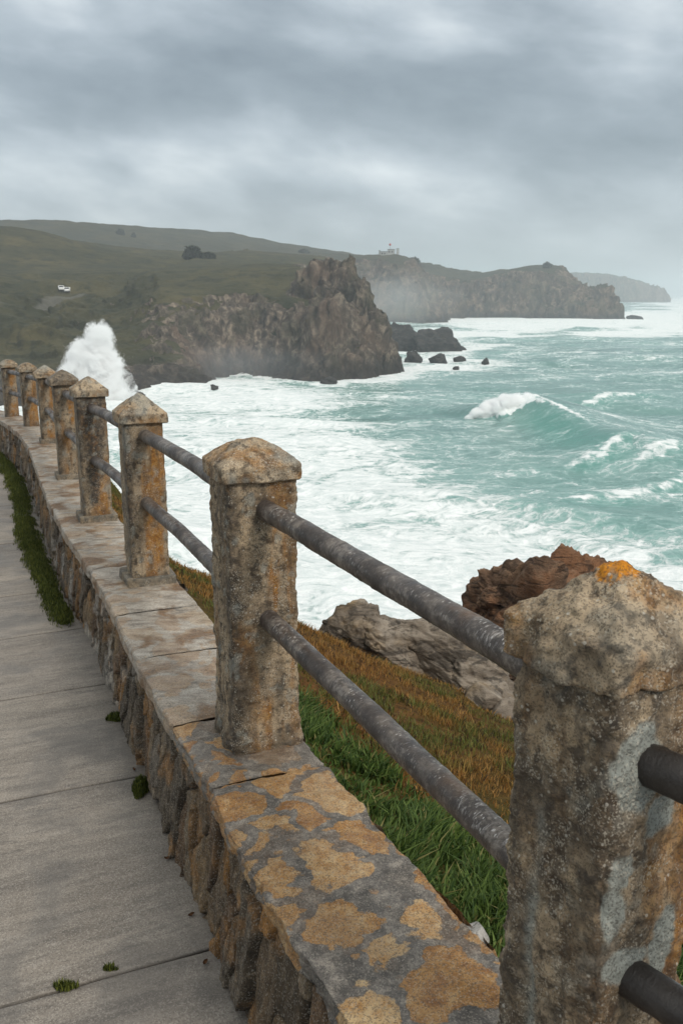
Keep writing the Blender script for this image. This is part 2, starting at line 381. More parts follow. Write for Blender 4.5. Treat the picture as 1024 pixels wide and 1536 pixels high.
def mat_simple(name, c, rough=.8, var=.25, sc=20, spec=.3):
    m, nt, b = mat_new(name); p = pos(nt); v = noise(nt, p, sc, 5)
    base = mix(nt, mr(nt, v, .3, .7, var, 0), c, tuple(np.array(c) * .55)); fin(nt, b, base, rough, bump(nt, v, .3, .2 / sc), spec); return m
def mat_spray():
    m, nt, b = mat_new('white_spray'); fin(nt, b, (.975, .98, .98), .9, None, .05)
    b.inputs['Subsurface Weight'].default_value = .8; b.inputs['Subsurface Radius'].default_value = (1, 1, 1); b.inputs['Subsurface Scale'].default_value = .6
    return m
M_SPRAY = mat_spray()
M_RENDER = mat_simple('white_render', (.36, .36, .34), .8, .3, .4)
M_SLATE = mat_simple('grey_roof', (.10, .10, .105), .7, .3, .5)
M_RED = mat_simple('red_paint', (.45, .03, .02), .5)
M_GLASS = mat_simple('dark_glass', (.02, .022, .025), .1, 0, 5, .6)
M_VAN = mat_simple('white_vehicle_paint', (.80, .80, .78), .35, .05, 1, .5)
M_TYRE = mat_simple('tyre_rubber', (.02, .02, .02), .9)
M_BARK = mat_simple('bark', (.05, .035, .025), .95)
M_DEAD = mat_simple('dead_leaf_brown', (.10, .045, .018), .8, .5, 90)

# ------------------------------------------------------------------ wall line
POSTS = [(1.60, .08, 1.50, 1.10), (.452, 1.43, 1.52, 1.092), (-.307, 3.07, 1.575, 1.10), (-1.14, 5.15, 1.65, 1.10), (-1.90, 6.9, 1.715, 1.10),
         (-2.68, 8.85, 1.78, 1.06), (-3.62, 11.25, 1.815, .95), (-4.50, 13.2, 1.89, .91), (-5.42, 15.0, 1.99, .93), (-6.45, 16.7, 2.10, .95), (-7.7, 18.4, 2.2, .95)]
PP = np.array(POSTS) * K
ext0 = 2 * PP[0] - PP[1]; ext1 = 2 * PP[-1] - PP[-2]
ctrl = np.vstack([ext0 + (ext0 - PP[0]) * .6, ext0, PP, ext1, ext1 + (ext1 - PP[-1])])
def catmull(P, n=200):
    out = []
    for i in range(1, len(P) - 2):
        t = np.linspace(0, 1, n, endpoint=False)[:, None]
        a, b, c, d = P[i - 1], P[i], P[i + 1], P[i + 2]
        out.append(.5 * (2 * b + (c - a) * t + (2 * a - 5 * b + 4 * c - d) * t ** 2 + (3 * b - a - 3 * c + d) * t ** 3))
    return np.vstack(out + [P[-2][None]])
LINE = catmull(ctrl[:, :3])
_seg = np.linalg.norm(np.diff(LINE[:, :2], axis=0), axis=1); ARC = np.concatenate([[0], np.cumsum(_seg)])
_T = np.gradient(LINE[:, :2], axis=0); _T /= np.linalg.norm(_T, axis=1, keepdims=True)
k_ = np.ones(61) / 61
_T = np.stack([np.convolve(np.pad(_T[:, i], 30, 'edge'), k_, 'valid') for i in (0, 1)], 1)
_T /= np.linalg.norm(_T, axis=1, keepdims=True)
def frame(s):
    s = np.asarray(s, float)
    x = np.interp(s, ARC, LINE[:, 0]); y = np.interp(s, ARC, LINE[:, 1]); h = np.interp(s, ARC, LINE[:, 2])
    tx = np.interp(s, ARC, _T[:, 0]); ty = np.interp(s, ARC, _T[:, 1])
    return x, y, CZ - h, tx, ty
def W(s, w, dz):
    x, y, z, tx, ty = frame(s); return np.stack([x + ty * w, y - tx * w, z + dz], -1)
def near_s(p):
    i = np.argmin((LINE[:, 0] - p[0]) ** 2 + (LINE[:, 1] - p[1]) ** 2)
    w = (p[0] - LINE[i, 0]) * _T[i, 1] - (p[1] - LINE[i, 1]) * _T[i, 0]
    return ARC[i], w
SPOST = [near_s(p)[0] for p in PP]
SMAX = ARC[-1]
HW = .222 * K; CO = -.062 * K       # half width and offset of the coping
TH = .085 * K                       # coping thickness
WALLH = .54 * K                     # coping top above the path

# ------------------------------------------------------------------ path
def build_path():
    js = []
    for (px, py) in ((330, 1418), (228, 1160), (163, 1025), (122, 942), (97, 884)):
        zc = CZ - 2.1 * K
        for _ in range(4):
            p = at_z(px, py, zc); s, w = near_s(p); zc = frame(s)[2] - WALLH
        js.append(s)
    st = .72
    while js[-1] + st < SMAX: js.append(js[-1] + st)
    js = [js[0] - .8, js[0] - 1.6] + js
    js = np.sort(np.array(js))
    s = [0.0]
    while s[-1] < SMAX - .05:
        d = abs(s[-1] - SPOST[1]); s.append(s[-1] + .012 + .0022 * d)
    g = np.array([-.012, -.006, -.004, -.0025, 0, .0025, .004, .006, .012])
    s = np.unique(np.concatenate([s] + [j + g for j in js])); s = s[(s > 0) & (s < SMAX - .01)]
    w = -np.concatenate([np.linspace(.13, .7, 60), np.linspace(.71, 3.2, 120), [3.4, 3.8]])
    S, Wd = np.meshgrid(s, w, indexing='ij')
    wob = .004 * fbm(Wd, S * 0, S * 0, 3, 3, seed=3)
    k = np.searchsorted(js, S[:, :] + 0 * wob)
    dj = np.min(np.abs(S[:, :, None] + wob[:, :, None] - js[None, None, :]), axis=2)
    tl = _h(k, k * 0, k * 0, 5) - .5
    dz = -.012 * (1 - sstep(.001, .005, dj)) - .003 * (1 - sstep(.004, .016, dj)) + tl * .004
    dz += .0016 * fbm(S * 3, Wd * .6, S * 0, 2, 4, seed=8)
    P = W(S, Wd, dz - WALLH)
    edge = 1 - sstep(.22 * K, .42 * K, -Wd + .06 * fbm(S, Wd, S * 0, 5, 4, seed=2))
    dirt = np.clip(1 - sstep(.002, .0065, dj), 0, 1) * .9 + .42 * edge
    uvw = np.stack([S / 30, -Wd / 5, tl + .5], -1)
    me = raw_mesh('path', P, [grid_faces(len(s), len(w))], M_PATH, True, {'uvw': uvw}, {'dirt': np.clip(dirt, 0, 1)})
    o = obj('path', me); tag(o, 'pale grey stone slab walkway curving along the low wall', 'path', kind='structure')
build_path()

# verge beyond the path, so that a step aside still sees ground
def build_verge():
    s = np.linspace(0.02, SMAX - .02, 90); w = -np.concatenate([np.linspace(3.7, 8, 14), np.linspace(9, 60, 18)])
    S, Wd = np.meshgrid(s, w, indexing='ij'); P = W(S, Wd, 0)
    z0 = frame(S)[2] - WALLH
    P[..., 2] = z0 + .02 + .05 * fbm(P[..., 0], P[..., 1], 0 * S, .6, 4, seed=4) - .02 * np.clip(-Wd - 4, 0, 99) * .2
    c = np.zeros(P.shape) + np.array([.07, .075, .025])
    tag(obj('ground', raw_mesh('ground', P, [grid_faces(len(s), len(w))], M_SOIL, True, {'tint': c})), kind='structure')
build_verge()

# ------------------------------------------------------------------ wall
wall = thing('stone_wall', 'low rubble stone wall with flat ochre stained coping along the walkway', 'wall', (float(PP[1][0]), float(PP[1][1]), float(CZ - PP[1][2] - WALLH)))
WL = np.array(wall.location)
def build_rubble():
    s = [0.0]
    while s[-1] < SMAX - .02:
        d = abs(s[-1] - SPOST[1]); s.append(s[-1] + .0052 + .0016 * max(0, d - .9))
    s = np.array(s); hgt = WALLH - TH + .025
    n = 84; v = np.linspace(-.06, hgt, n)
    S, V = np.meshgrid(s, v, indexing='ij')
    wx = fbm(S, V, S * 0, 5, 3, seed=31); wy = fbm(S, V, S * 0, 5, 3, seed=35)
    cs, cv = .105, .25
    row = S / cs + .38 * wx + V * 1.2; col = V / cv + .22 * wy
    F1, F2, ID, OX, OY = worley(row, col, 11)
    e = F2 - F1
    body = sstep(.0, .085, e)
    r2 = np.mod(ID * 37.7, 1); r3 = np.mod(ID * 91.3, 1)
    dep = .019 * body + .024 * (ID - .5) * body + body * (.036 * (r2 - .5) * OX + .03 * (r3 - .5) * OY)
    dep += .006 * fbm(S, V * .4, S * 0, 26, 5, .62, seed=41) + .009 * (ridge(S, V * .35, S * 0, 14, 5, .6, seed=44) - .2) * body
    dep += .004 * np.sign(fbm(S, V * .25, S * 0, 30, 2, seed=47)) * sstep(.1, .3, np.abs(fbm(S, V * .25, S * 0, 30, 2, seed=47))) * body
    dep *= 1 - .5 * sstep(hgt - .06, hgt, V)
    batter = .05 * K * (1 - V / hgt)
    w = -(HW - CO - .055) - batter - dep
    P = W(S, w, V - WALLH)
    pal = np.array([(.125, .092, .064), (.165, .125, .088), (.10, .078, .056), (.20, .145, .09), (.25, .14, .055), (.145, .095, .06), (.21, .17, .128), (.12, .10, .08)])
    ci = (ID * 7.999).astype(int); c = pal[ci]
    sm = (.5 + .5 * fbm(S, V, S * 0, 9, 4, seed=52))[..., None]
    oc = sstep(.62, .85, sm) * .55
    c = c * (1 - oc) + np.array([.27, .14, .045]) * oc
    c = c * np.array([.92, .87, .78]) * (.22 + .78 * body[..., None]) * (.75 + .5 * sm)
    lich = sstep(.64, .74, .5 + .5 * fbm(S * 1.6, V, S * 0, 6, 4, seed=71))[..., None] * sstep(1.2, 3.5, S - SPOST[1])[..., None] * .6
    c = c * (1 - lich) + np.array([.42, .40, .37]) * lich
    A = P - WL
    # top (mortar bed) and sea-side face
    sb = s[::6]; tw = np.linspace(0, 1, 5)
    S2, T2 = np.meshgrid(sb, tw, indexing='ij'); w0 = -(HW - CO - .05); w1 = HW + CO - .04
    Pt = W(S2, w0 + (w1 - w0) * T2, -.022) - WL
    S3, V3 = np.meshgrid(s[::2], np.linspace(-.02, hgt + .3, 70), indexing='ij')
    F1b, F2b, IDb, _, _ = worley(S3 / .2 + .3 * fbm(S3, V3, 0 * S3, 4, 3, seed=81), V3 / .14, 93)
    bb = sstep(0, .25, F2b - F1b)
    wb = (HW + CO - .05) + .05 * bb + .05 * (IDb - .5) * bb + .014 * fbm(S3, V3, 0 * S3, 20, 4, seed=83)
    Pb = W(S3, wb, (hgt - V3) - WALLH) - WL
    cb = pal[(IDb * 7.99).astype(int)] * (.5 + .5 * bb[..., None]) * 1.15
    V_ = np.concatenate([A.reshape(-1, 3), Pt.reshape(-1, 3), Pb.reshape(-1, 3)])
    C_ = np.concatenate([c.reshape(-1, 3), np.tile([.06, .052, .044], (Pt.size // 3, 1)), cb.reshape(-1, 3)])
    o1 = A.size // 3; o2 = o1 + Pt.size // 3
    fs = np.concatenate([grid_faces(len(s), n, flip=True), grid_faces(len(sb), 5, off=o1, flip=True), grid_faces(S3.shape[0], 70, off=o2, flip=True)])
    obj('rubble_face', raw_mesh('rubble_face', V_, [fs], M_RUBBLE, True, {'tint': C_}), wall)
build_rubble()

def build_coping():
    cuts = [SPOST[1] - 2.2, SPOST[1] - 1.1, near_s(at_z(405, 1155, CZ - 1.55 * K))[0]]
    st = [.42, .60, .55, .8, .62, .75]
    i = 0
    while cuts[-1] + 1 < SMAX: cuts.append(cuts[-1] + st[i % 6] * (1 if i < 8 else 1.15)); i += 1
    cuts[0] = max(cuts[0], .03)
    for k in range(len(cuts) - 1):
        a, b = cuts[k] + .004, cuts[k + 1] - .004
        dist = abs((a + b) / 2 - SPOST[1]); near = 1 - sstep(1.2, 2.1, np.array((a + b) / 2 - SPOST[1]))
        ds = .006 + .003 * max(0, dist - 1); n = max(8, int((b - a) / ds)); s = np.linspace(a, b, n)
        c = .012; loop = []
        nt_, nv_ = (64, 14) if dist < 4 else (32, 8)
        loop += [(t, TH / 2) for t in np.linspace(-HW, HW, nt_, endpoint=False)]
        loop += [(HW, t) for t in np.linspace(TH / 2, -TH / 2, nv_, endpoint=False)]
        loop += [(t, -TH / 2) for t in np.linspace(HW, -HW, 16, endpoint=False)]
        loop += [(-HW, t) for t in np.linspace(-TH / 2, TH / 2, nv_, endpoint=False)]
        L = np.array(loop); q = np.stack([np.clip(L[:, 0], -HW + c, HW - c), np.clip(L[:, 1], -TH / 2 + c, TH / 2 - c)], 1)
        d = L - q; d /= np.linalg.norm(d, axis=1, keepdims=True); L = q + d * c
        S, Lx = np.meshgrid(s, L[:, 0], indexing='ij'); _, Ly = np.meshgrid(s, L[:, 1], indexing='ij')
        Dx = np.broadcast_to(d[:, 0], S.shape); Dy = np.broadcast_to(d[:, 1], S.shape)
        rough = lerp(.45, 1.0, near)
        edge = np.maximum(sstep(.55, 1, np.abs(Lx) / HW), 0)
        disp = .008 * rough * fbm(S, Lx, Ly, 7, 4, seed=100 + k) + .0035 * rough * fbm(S, Lx, Ly, 34, 4, .6, seed=130 + k)
        disp -= rough * .016 * edge * np.clip(ridge(S, Lx, Ly * 2, 6, 4, .55, seed=150 + k), 0, 1)
        strata = rough * .005 * sstep(.1, .3, np.sin(Ly * 210 + 3 * fbm(S, Lx, Ly, 5, 3, seed=160))) * (np.abs(Dx) > .5)
        disp = disp - strata
        endf = np.minimum(S - a, b - S); disp -= .008 * (1 - sstep(0, .018, endf))
        wav = rough * .016 * fbm(S, Lx * 0, Lx * 0 + k, 3.2, 3, seed=171) * np.sign(Lx) * edge
        w = CO + Lx + Dx * disp + wav; hh = -TH / 2 + Ly + Dy * disp * .8
        if near > .5: hh = hh + .004 * (_h(np.array([k]), np.array([1]), np.array([1]), 3)[0] - .5)
        P = W(S, w, hh) - WL
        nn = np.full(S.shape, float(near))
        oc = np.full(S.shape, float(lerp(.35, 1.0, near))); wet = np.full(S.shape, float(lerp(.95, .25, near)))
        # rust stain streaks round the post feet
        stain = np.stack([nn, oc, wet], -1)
        m = S.shape[1]; fs = grid_faces(n, m, False)
        u = np.arange(n - 1); extra = np.stack([u * m + m - 1, (u + 1) * m + m - 1, (u + 1) * m, u * m], -1)
        e0 = np.arange(m)[None, ::-1]; e1 = ((n - 1) * m + np.arange(m))[None, :]
        me = raw_mesh('coping_stone', P, [np.concatenate([fs, extra])[:, ::-1], e0[:, ::-1], e1[:, ::-1]], M_COPING, True, {'stain': stain})
        obj('coping_stone', me, wall)
build_coping()

# ------------------------------------------------------------------ posts
def superloop(a, c, n):
    t = np.linspace(-1, 1, n, endpoint=False)
    sq = np.concatenate([np.stack([t, -np.ones(n)], 1), np.stack([np.ones(n), t], 1), np.stack([-t, np.ones(n)], 1), np.stack([-np.ones(n), -t], 1)]) * a
    q = np.clip(sq, -(a - c), a - c); d = sq - q; d /= np.linalg.norm(d, axis=1, keepdims=True) + 1e-9
    return q + d * c, d
def stain_masks(X, Y, Z, a, hs, i, zu, zl):
    fy = sstep(.75, .95, -Y / a)                 # face towards the camera (rail face)
    fx = sstep(.75, .95, -X / a)
    st = .5 + .5 * fbm(X * 1.0, Y * 1.0, Z * .16, 22, 4, .55, seed=300 + 9 * i)
    bl = .5 + .5 * fbm(X, Y, Z, 9, 4, seed=301 + 9 * i)
    under = np.exp(-(X / (.045)) ** 2) * sstep(0, .03, zu - Z) + np.exp(-((X - .05) / .04) ** 2) * .8
    O = fy * np.clip(under * sstep(.30, .60, st) * 1.0 + sstep(.58, .78, st * .6 + bl * .4) * .7, 0, 1) + (1 - fy) * sstep(.62, .8, st) * .35
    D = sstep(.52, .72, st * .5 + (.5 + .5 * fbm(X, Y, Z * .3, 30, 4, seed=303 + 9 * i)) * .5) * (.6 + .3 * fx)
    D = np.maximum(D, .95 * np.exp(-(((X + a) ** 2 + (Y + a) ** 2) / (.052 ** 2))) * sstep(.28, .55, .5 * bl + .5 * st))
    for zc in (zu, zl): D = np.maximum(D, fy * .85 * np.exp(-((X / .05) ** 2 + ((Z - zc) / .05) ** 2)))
    L = sstep(.74, .80, .5 + .5 * fbm(X, Y, Z, 26, 3, seed=305 + 9 * i)) * .5
    return np.clip(O, 0, 1), np.clip(D, 0, 1), np.clip(L, 0, 1)
POST_INFO = [
    None,
    ('massive rough granite post with orange lichen spot on its crumbling cap, nearest of the row', .242, .272, .172),
    ('tall granite post with rounded speckled cap and ochre stains, second from the nearest', .245, .282, .135),
    ('square granite post with pointed sandy cap and grey plinth, third from the nearest', .222, .266, .16),
    ('granite post with dark wet patch down its face, fourth from the nearest', .218, .262, .145),
    ('slim granite post with dark grey pyramid cap and dark plinth, fifth from the nearest', .205, .275, .145),
    ('weathered stone post with pale edged cap, sixth from the nearest', .20, .27, .15),
    ('weathered stone post with mossy domed cap, seventh from the nearest', .205, .26, .13),
    ('weathered stone post with olive domed cap, eighth from the nearest', .205, .27, .13),
    ('distant stone post with whitish cap, ninth from the nearest at the photo edge', .22, .29, .13),
]
POSTROT = {}
for i in range(1, len(POST_INFO)):
    lab, bw, cw, caph = POST_INFO[i]
    x, y, hb, H = PP[i]; bw *= K; cw *= K; caph *= K
    _, _, _, tx, ty = frame(SPOST[i]); rz = math.atan2(ty, tx) - math.pi / 2
    POSTROT[i] = rz
    t = thing('stone_post', lab, 'stone post', (x, y, CZ - hb), rz, 'granite posts of the wall railing')
    dist = math.hypot(x, y); a = bw / 2
    hs = H - caph + .004
    cs = max(.004, .0018 * dist); n = int(min(56, max(10, bw / cs))); nv = int(min(230, max(30, hs / cs)))
    zu, zl = (H - .235 * K * (H / (1.1 * K)), H - .62 * K * (H / (1.1 * K)))
    cr = {1: .020, 2: .012}.get(i, .009)
    if i == 1: zu, zl = H - .318 * K, H - .72 * K
    L, Dn = superloop(a, cr, n); zz = np.linspace(-.03, hs, nv); m = len(L)
    U, Z = np.meshgrid(np.arange(m), zz, indexing='ij'); X = L[U, 0]; Y = L[U, 1]; NX = Dn[U, 0]; NY = Dn[U, 1]
    amp = {1: 1.7, 2: 1.15}.get(i, .8)
    o3 = 40.0 * i
    corner = sstep(.6, 1, np.minimum(np.abs(X), np.abs(Y)) / a)
    disp = amp * (.0035 * fbm(X + o3, Y, Z, 12, 4, seed=201) + .0028 * fbm(X + o3, Y, Z, 60, 4, .65, seed=202))
    disp -= amp * .007 * corner * np.clip(ridge(X + o3, Y, Z, 9, 4, .6, seed=203), 0, 1)
    disp -= amp * .0022 * np.clip(vn3(X * 150 + o3, Y * 150, Z * 150, 7), .2, 1)
    if i == 2:
        foot = sstep(.10, .0, Z + .03 * fbm(X, Y, Z * 0, 14, 3, seed=9)); disp += .016 * foot * (1 + .8 * fbm(X, Y, Z, 25, 4, seed=212))
    if i == 1:
        gx = np.where(NX < -.5, np.exp(-((Y - .03) / .010) ** 2), 0) * (.6 + .4 * fbm(X, Y, Z, 6, 3, seed=5)); disp -= .008 * gx
        disp += .006 * fbm(X, Y, Z * .5, 8, 4, seed=215)
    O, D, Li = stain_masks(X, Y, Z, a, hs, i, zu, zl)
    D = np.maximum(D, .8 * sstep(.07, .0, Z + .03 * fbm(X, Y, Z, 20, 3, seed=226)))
    A = np.zeros_like(O)
    if i == 1:
        fy = (NY < -.5).astype(float); fx = (NX < -.5).astype(float); wn = .014 * fbm(X, Y, Z, 30, 4, seed=221)
        def ell(u, v, cu, cv, ru, rv): return 1 - sstep(.85, 1.05, np.hypot((u - cu) / ru, (v - cv) / rv) + wn * 18)
        pat = np.maximum.reduce([ell(X, Z, -.055, zu + .02, .040, .058), ell(X, Z, -.005, zu - .062, .03, .035), ell(X, Z, -.066, zu - .13, .022, .03), ell(X, Z, -.072, zu - .185, .020, .05),
                                 ell(X, Z, -.04, zl + .045, .05, .03), ell(X, Z, .03, zl + .05, .025, .06)])
        Li = np.maximum(Li * .4, fy * pat)
        gx = fx * np.exp(-((Y - .028 + .5 * wn) / .010) ** 2); Li = np.maximum(Li, .75 * gx * sstep(-.3, .3, fbm(X, Y, Z * .5, 12, 3, seed=224)))
        O = np.maximum(O * .6, fy * sstep(.025, .05, X) * .95)
        D = np.clip(np.maximum(D * .9, .75 * sstep(.55, .70, .5 + .5 * fbm(X, Y, Z * .6, 13, 4, .6, seed=229))), 0, 1)
    if i == 4:
        fy = (NY < -.5).astype(float); zrel = Z / hs
        v = sstep(.62, .3, np.abs(X + .01) / (.03 + .17 * zrel) + .2 * fbm(X, Y, Z, 20, 3, seed=6)) * sstep(.10, .16, zrel)
        D = np.maximum(D, fy * v)
    if i in (5, 6, 7, 8): O = np.clip(O * 1.2, 0, 1)
    P = np.stack([X + NX * disp, Y + NY * disp, Z], -1)
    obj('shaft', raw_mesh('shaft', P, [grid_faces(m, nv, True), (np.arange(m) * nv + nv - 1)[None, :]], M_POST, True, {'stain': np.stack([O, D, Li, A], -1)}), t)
    # cap: overhanging band, then a weathered pyramid
    h = cw / 2; band = (.055 if i != 1 else .075) * K
    prof = [(.72, 0), (.97, 0), (1.0, .004)] + [(1.0, band * q) for q in np.linspace(.12, .9, 9)] + [(.992, band)]
    ex = {2: 1.5, 7: 1.8, 8: 1.8, 1: 1.3}.get(i, 1.2)
    for r_ in np.linspace(.985, 0, 36)[1:]: prof.append((r_, band + (caph - band) * (1 - (r_ / .985) ** ex)))
    prof = np.array(prof); n2 = min(n, 44)
    L2, D2 = superloop(h, cr * 1.2, n2); m2 = len(L2)
    U, V = np.meshgrid(np.arange(m2), np.arange(len(prof)), indexing='ij')
    X = L2[U, 0] * prof[V, 0]; Y = L2[U, 1] * prof[V, 0]; Z = prof[V, 1]
    P = np.stack([X, Y, Z], -1)
    rad = P - np.array([0, 0, band * .6]); rad /= np.linalg.norm(rad, axis=-1, keepdims=True) + 1e-6
    disp = amp * (.005 * fbm(X + o3, Y, Z, 11, 4, seed=231) + .003 * fbm(X + o3, Y, Z, 55, 4, .65, seed=232) - .0025 * np.clip(vn3(X * 160, Y * 160, Z * 160, 8), .2, 1))
    if i == 1: disp += .007 * fbm(X, Y, Z, 7, 4, seed=236) + .004 * fbm(X, Y, Z, 30, 4, .65, seed=238) - .010 * np.clip(ridge(X, Y, Z, 9, 4, seed=237), 0, 1) * sstep(.1, .0, np.abs(Z - band * .5) - band * .5)
    P = P + rad * disp[..., None]
    nz = sstep(.2, .9, V / len(prof))
    bl = .5 + .5 * fbm(X + o3, Y, Z, 16, 4, seed=241)
    O = sstep(.5, .75, bl) * .6; D = sstep(.5, .72, .5 + .5 * fbm(X + o3, Y, Z, 21, 4, seed=243)) * .55
    if i in (5,): D = np.maximum(D, .75)
    if i in (7, 8): D = np.maximum(D, .35)
    Li = sstep(.58, .8, .5 + .5 * fbm(X + o3, Y, Z, 14, 3, seed=245)) * (.5 if i != 1 else .2)
    if i in (6, 9): Li = np.maximum(Li, nz * .8)
    A = np.zeros_like(O)
    if i == 1:
        wn = fbm(X, Y, Z, 24, 4, seed=251)
        A = 1 - sstep(.75, 1.0, np.hypot((X - .012) / .036, (Y - .0) / .036) + .6 * wn + .25 * vn3(X * 190, Y * 190, Z * 190, 12))
        A = A * sstep(band, band * 1.2, Z)
    obj('cap', raw_mesh('cap', P, [grid_faces(m2, len(prof), True), (np.arange(m2)[::-1] * len(prof))[None, :]], M_CAP, True, {'stain': np.stack([O, D, Li, A], -1)}), t, (0, 0, hs - .004))
    if i in (3, 4, 5, 6):
        ph = .05 * K; e = a + (.03 if i != 6 else .02) * K
        L3, D3 = superloop(e, .006, 26); pr = np.array([(1, -.006), (1, 0), (1, ph * .3), (1, ph * .7), (1, ph * .93), (.985, ph), (.9, ph + .001), (.6, ph + .001)])
        U, V = np.meshgrid(np.arange(len(L3)), np.arange(len(pr)), indexing='ij')
        X = L3[U, 0] * pr[V, 0]; Y = L3[U, 1] * pr[V, 0]; Z = pr[V, 1]
        dd = .004 * fbm(X + o3, Y, Z, 15, 4, seed=261)
        P = np.stack([X * (1 + dd / e), Y * (1 + dd / e), Z + dd * .4], -1)
        bl = .5 + .5 * fbm(X + o3, Y, Z, 20, 4, seed=263)
        obj('plinth', raw_mesh('plinth', P, [grid_faces(len(L3), len(pr), True)], M_POST, True, {'stain': np.stack([bl * 0, .35 + .5 * sstep(.3, .7, bl), .3 * bl, bl * 0], -1)}), t)

# ------------------------------------------------------------------ rails
ORD = ['', 'nearest', 'second', 'third', 'fourth', 'fifth', 'sixth', 'seventh', 'eighth', 'ninth', 'tenth']
def rail(pa, pb, r, mat, label, seed):
    pa, pb = np.array(pa), np.array(pb); L = np.linalg.norm(pb - pa)
    n = int(max(12, min(260, L / .007))); m = 28
    t = np.linspace(0, L, n); th = np.linspace(0, 2 * math.pi, m, endpoint=False)
    T, A = np.meshgrid(t, th, indexing='ij'); cy, cz = np.cos(A), np.sin(A)
    rr = r * (1 + .035 * fbm(T, cy * .1, cz * .1 + seed, 5, 3, seed=seed)) + .0009 * fbm(T, cy * r, cz * r + seed, 70, 4, .6, seed=seed + 1)
    rr += .0012 * np.clip(fbm(T * 1.0, cy * .04, cz * .04, 45, 3, seed=seed + 2), 0, 1)
    oy = .010 * fbm(T, T * 0, T * 0 + seed, 1.1, 2, seed=seed + 3); oz = .008 * fbm(T, T * 0, T * 0 + seed, 1.3, 2, seed=seed + 4)
    P = np.stack([T, oy + cy * rr, oz + cz * rr], -1)
    f = grid_faces(n, m); u = np.arange(n - 1); ex = np.stack([u * m + m - 1, (u + 1) * m + m - 1, (u + 1) * m, u * m], -1)
    me = raw_mesh('handrail', P, [np.concatenate([f, ex])[:, ::-1], np.arange(m)[None, :], ((n - 1) * m + np.arange(m))[None, ::-1]], mat)
    o = obj('handrail', me, None, pa); d = Vector(pb - pa).normalized()
    o.rotation_mode = 'QUATERNION'; o.rotation_quaternion = d.to_track_quat('X', 'Z')
    tag(o, label, 'rail', None, None); o['group'] = 'iron rails between the granite posts'
    return o
for i in range(0, 9):
    for k, (fr, nm) in enumerate(((.235 / 1.1, 'upper'), (.62 / 1.1, 'lower'))):
        def pt(j):
            x, y, hb, H = PP[j]; q = fr
            if j == 1: q = {('upper', 0): .312, ('lower', 0): .715, ('upper', 1): .262, ('lower', 1): .70}[(nm, i)] / 1.105
            if j == 0: q = {'upper': .335, 'lower': .73}[nm] / 1.1
            if j == 1 and i == 0: x -= .036; y -= .02
            return np.array([x, y, CZ - hb + H * (1 - q)])
        A_, B_ = pt(i), pt(i + 1); d = B_ - A_; L = np.linalg.norm(d); d = d / L
        ia = .06; ib = .06
        if i == 0: lab = f'near-black {nm} iron rail running out of the photo from the nearest post'
        elif i == 1: lab = f'{nm} thick weathered iron rail with flaking white scratches between nearest and second post'
        else: lab = f'{nm} weathered iron rail between the {ORD[i]} and {ORD[i + 1]} post'
        rail(A_ + d * ia, B_ - d * ib, .0345 * K, M_RAILD if i == 0 else M_RAIL, lab, 400 + i * 10 + k)

# ------------------------------------------------------------------ grassy bank falling to the sea
BR_PX = [(770, 1075, 3.42), (600, 1000, 3.2), (445, 935, 3.0), (350, 885, 2.8), (250, 843, 2.6)]
_bs, _bw, _bd = [], [], []
for px, py, h in BR_PX:
    s, w = near_s(at_z(px, py, CZ - h * K)); _bs.append(s); _bw.append(w); _bd.append(h * K)
_o = np.argsort(_bs); _bs = np.array(_bs)[_o]; _bw = np.array(_bw)[_o]; _bd = np.array(_bd)[_o]
print('brink', np.round(_bs, 2), np.round(_bw, 2), np.round(_bd, 2))
def bank_z(S, Wd):
    zt = frame(S)[2]
    wb = np.interp(S, np.concatenate([[_bs[0] - 2.5], _bs, [_bs[-1] + 2.5, _bs[-1] + 7]]), np.concatenate([[_bw[0] + 1.0], _bw, [.75, 1.2]]))
    db = np.interp(S, np.concatenate([[_bs[0] - 2.5], _bs, [_bs[-1] + 2.5, _bs[-1] + 7]]), np.concatenate([[_bd[0] + .1], _bd, [2.35, 2.5]])) - (CZ - zt)
    w0 = HW + CO; d0 = .33 * K
    t = np.clip((Wd - w0) / (wb - w0), 0, None)
    drop = d0 + (db - d0) * t
    over = np.clip(Wd - wb, 0, None)
    drop = drop + 1.5 * (over ** 2 / (over + .7)) + .15 * over
    return zt - drop, t, wb
def build_bank():
    s = np.linspace(.02, SMAX - .02, 330); w = np.concatenate([np.linspace(.08, 3.6, 150), np.linspace(3.7, 30, 60)])
    S, Wd = np.meshgrid(s, w, indexing='ij')
    z, t, wb = bank_z(S, Wd); P = W(S, Wd, 0)
    P[..., 2] = z + .05 * fbm(P[..., 0], P[..., 1], 0 * z, 1.3, 4, seed=501) + .3 * sstep(1.2, 3, t) * fbm(P[..., 0], P[..., 1], z, .5, 4, seed=503)
    gm = (1 - sstep(1.1, 1.8, t))[..., None]
    nz = .5 + .5 * fbm(P[..., 0], P[..., 1], 0 * z, 1.4, 4, seed=505)[..., None]
    c = lerp(np.array([.06, .05, .04]), lerp(np.array([.06, .055, .015]), np.array([.13, .06, .02]), nz), gm)
    P[..., 2] = np.maximum(P[..., 2], -2.5)
    tag(obj('bank', raw_mesh('bank', P, [grid_faces(len(s), len(w), flip=True)], M_SOIL, True, {'tint': c})), 'grassy bank falling from the wall to the sea', 'bank', kind='structure')
build_bank()
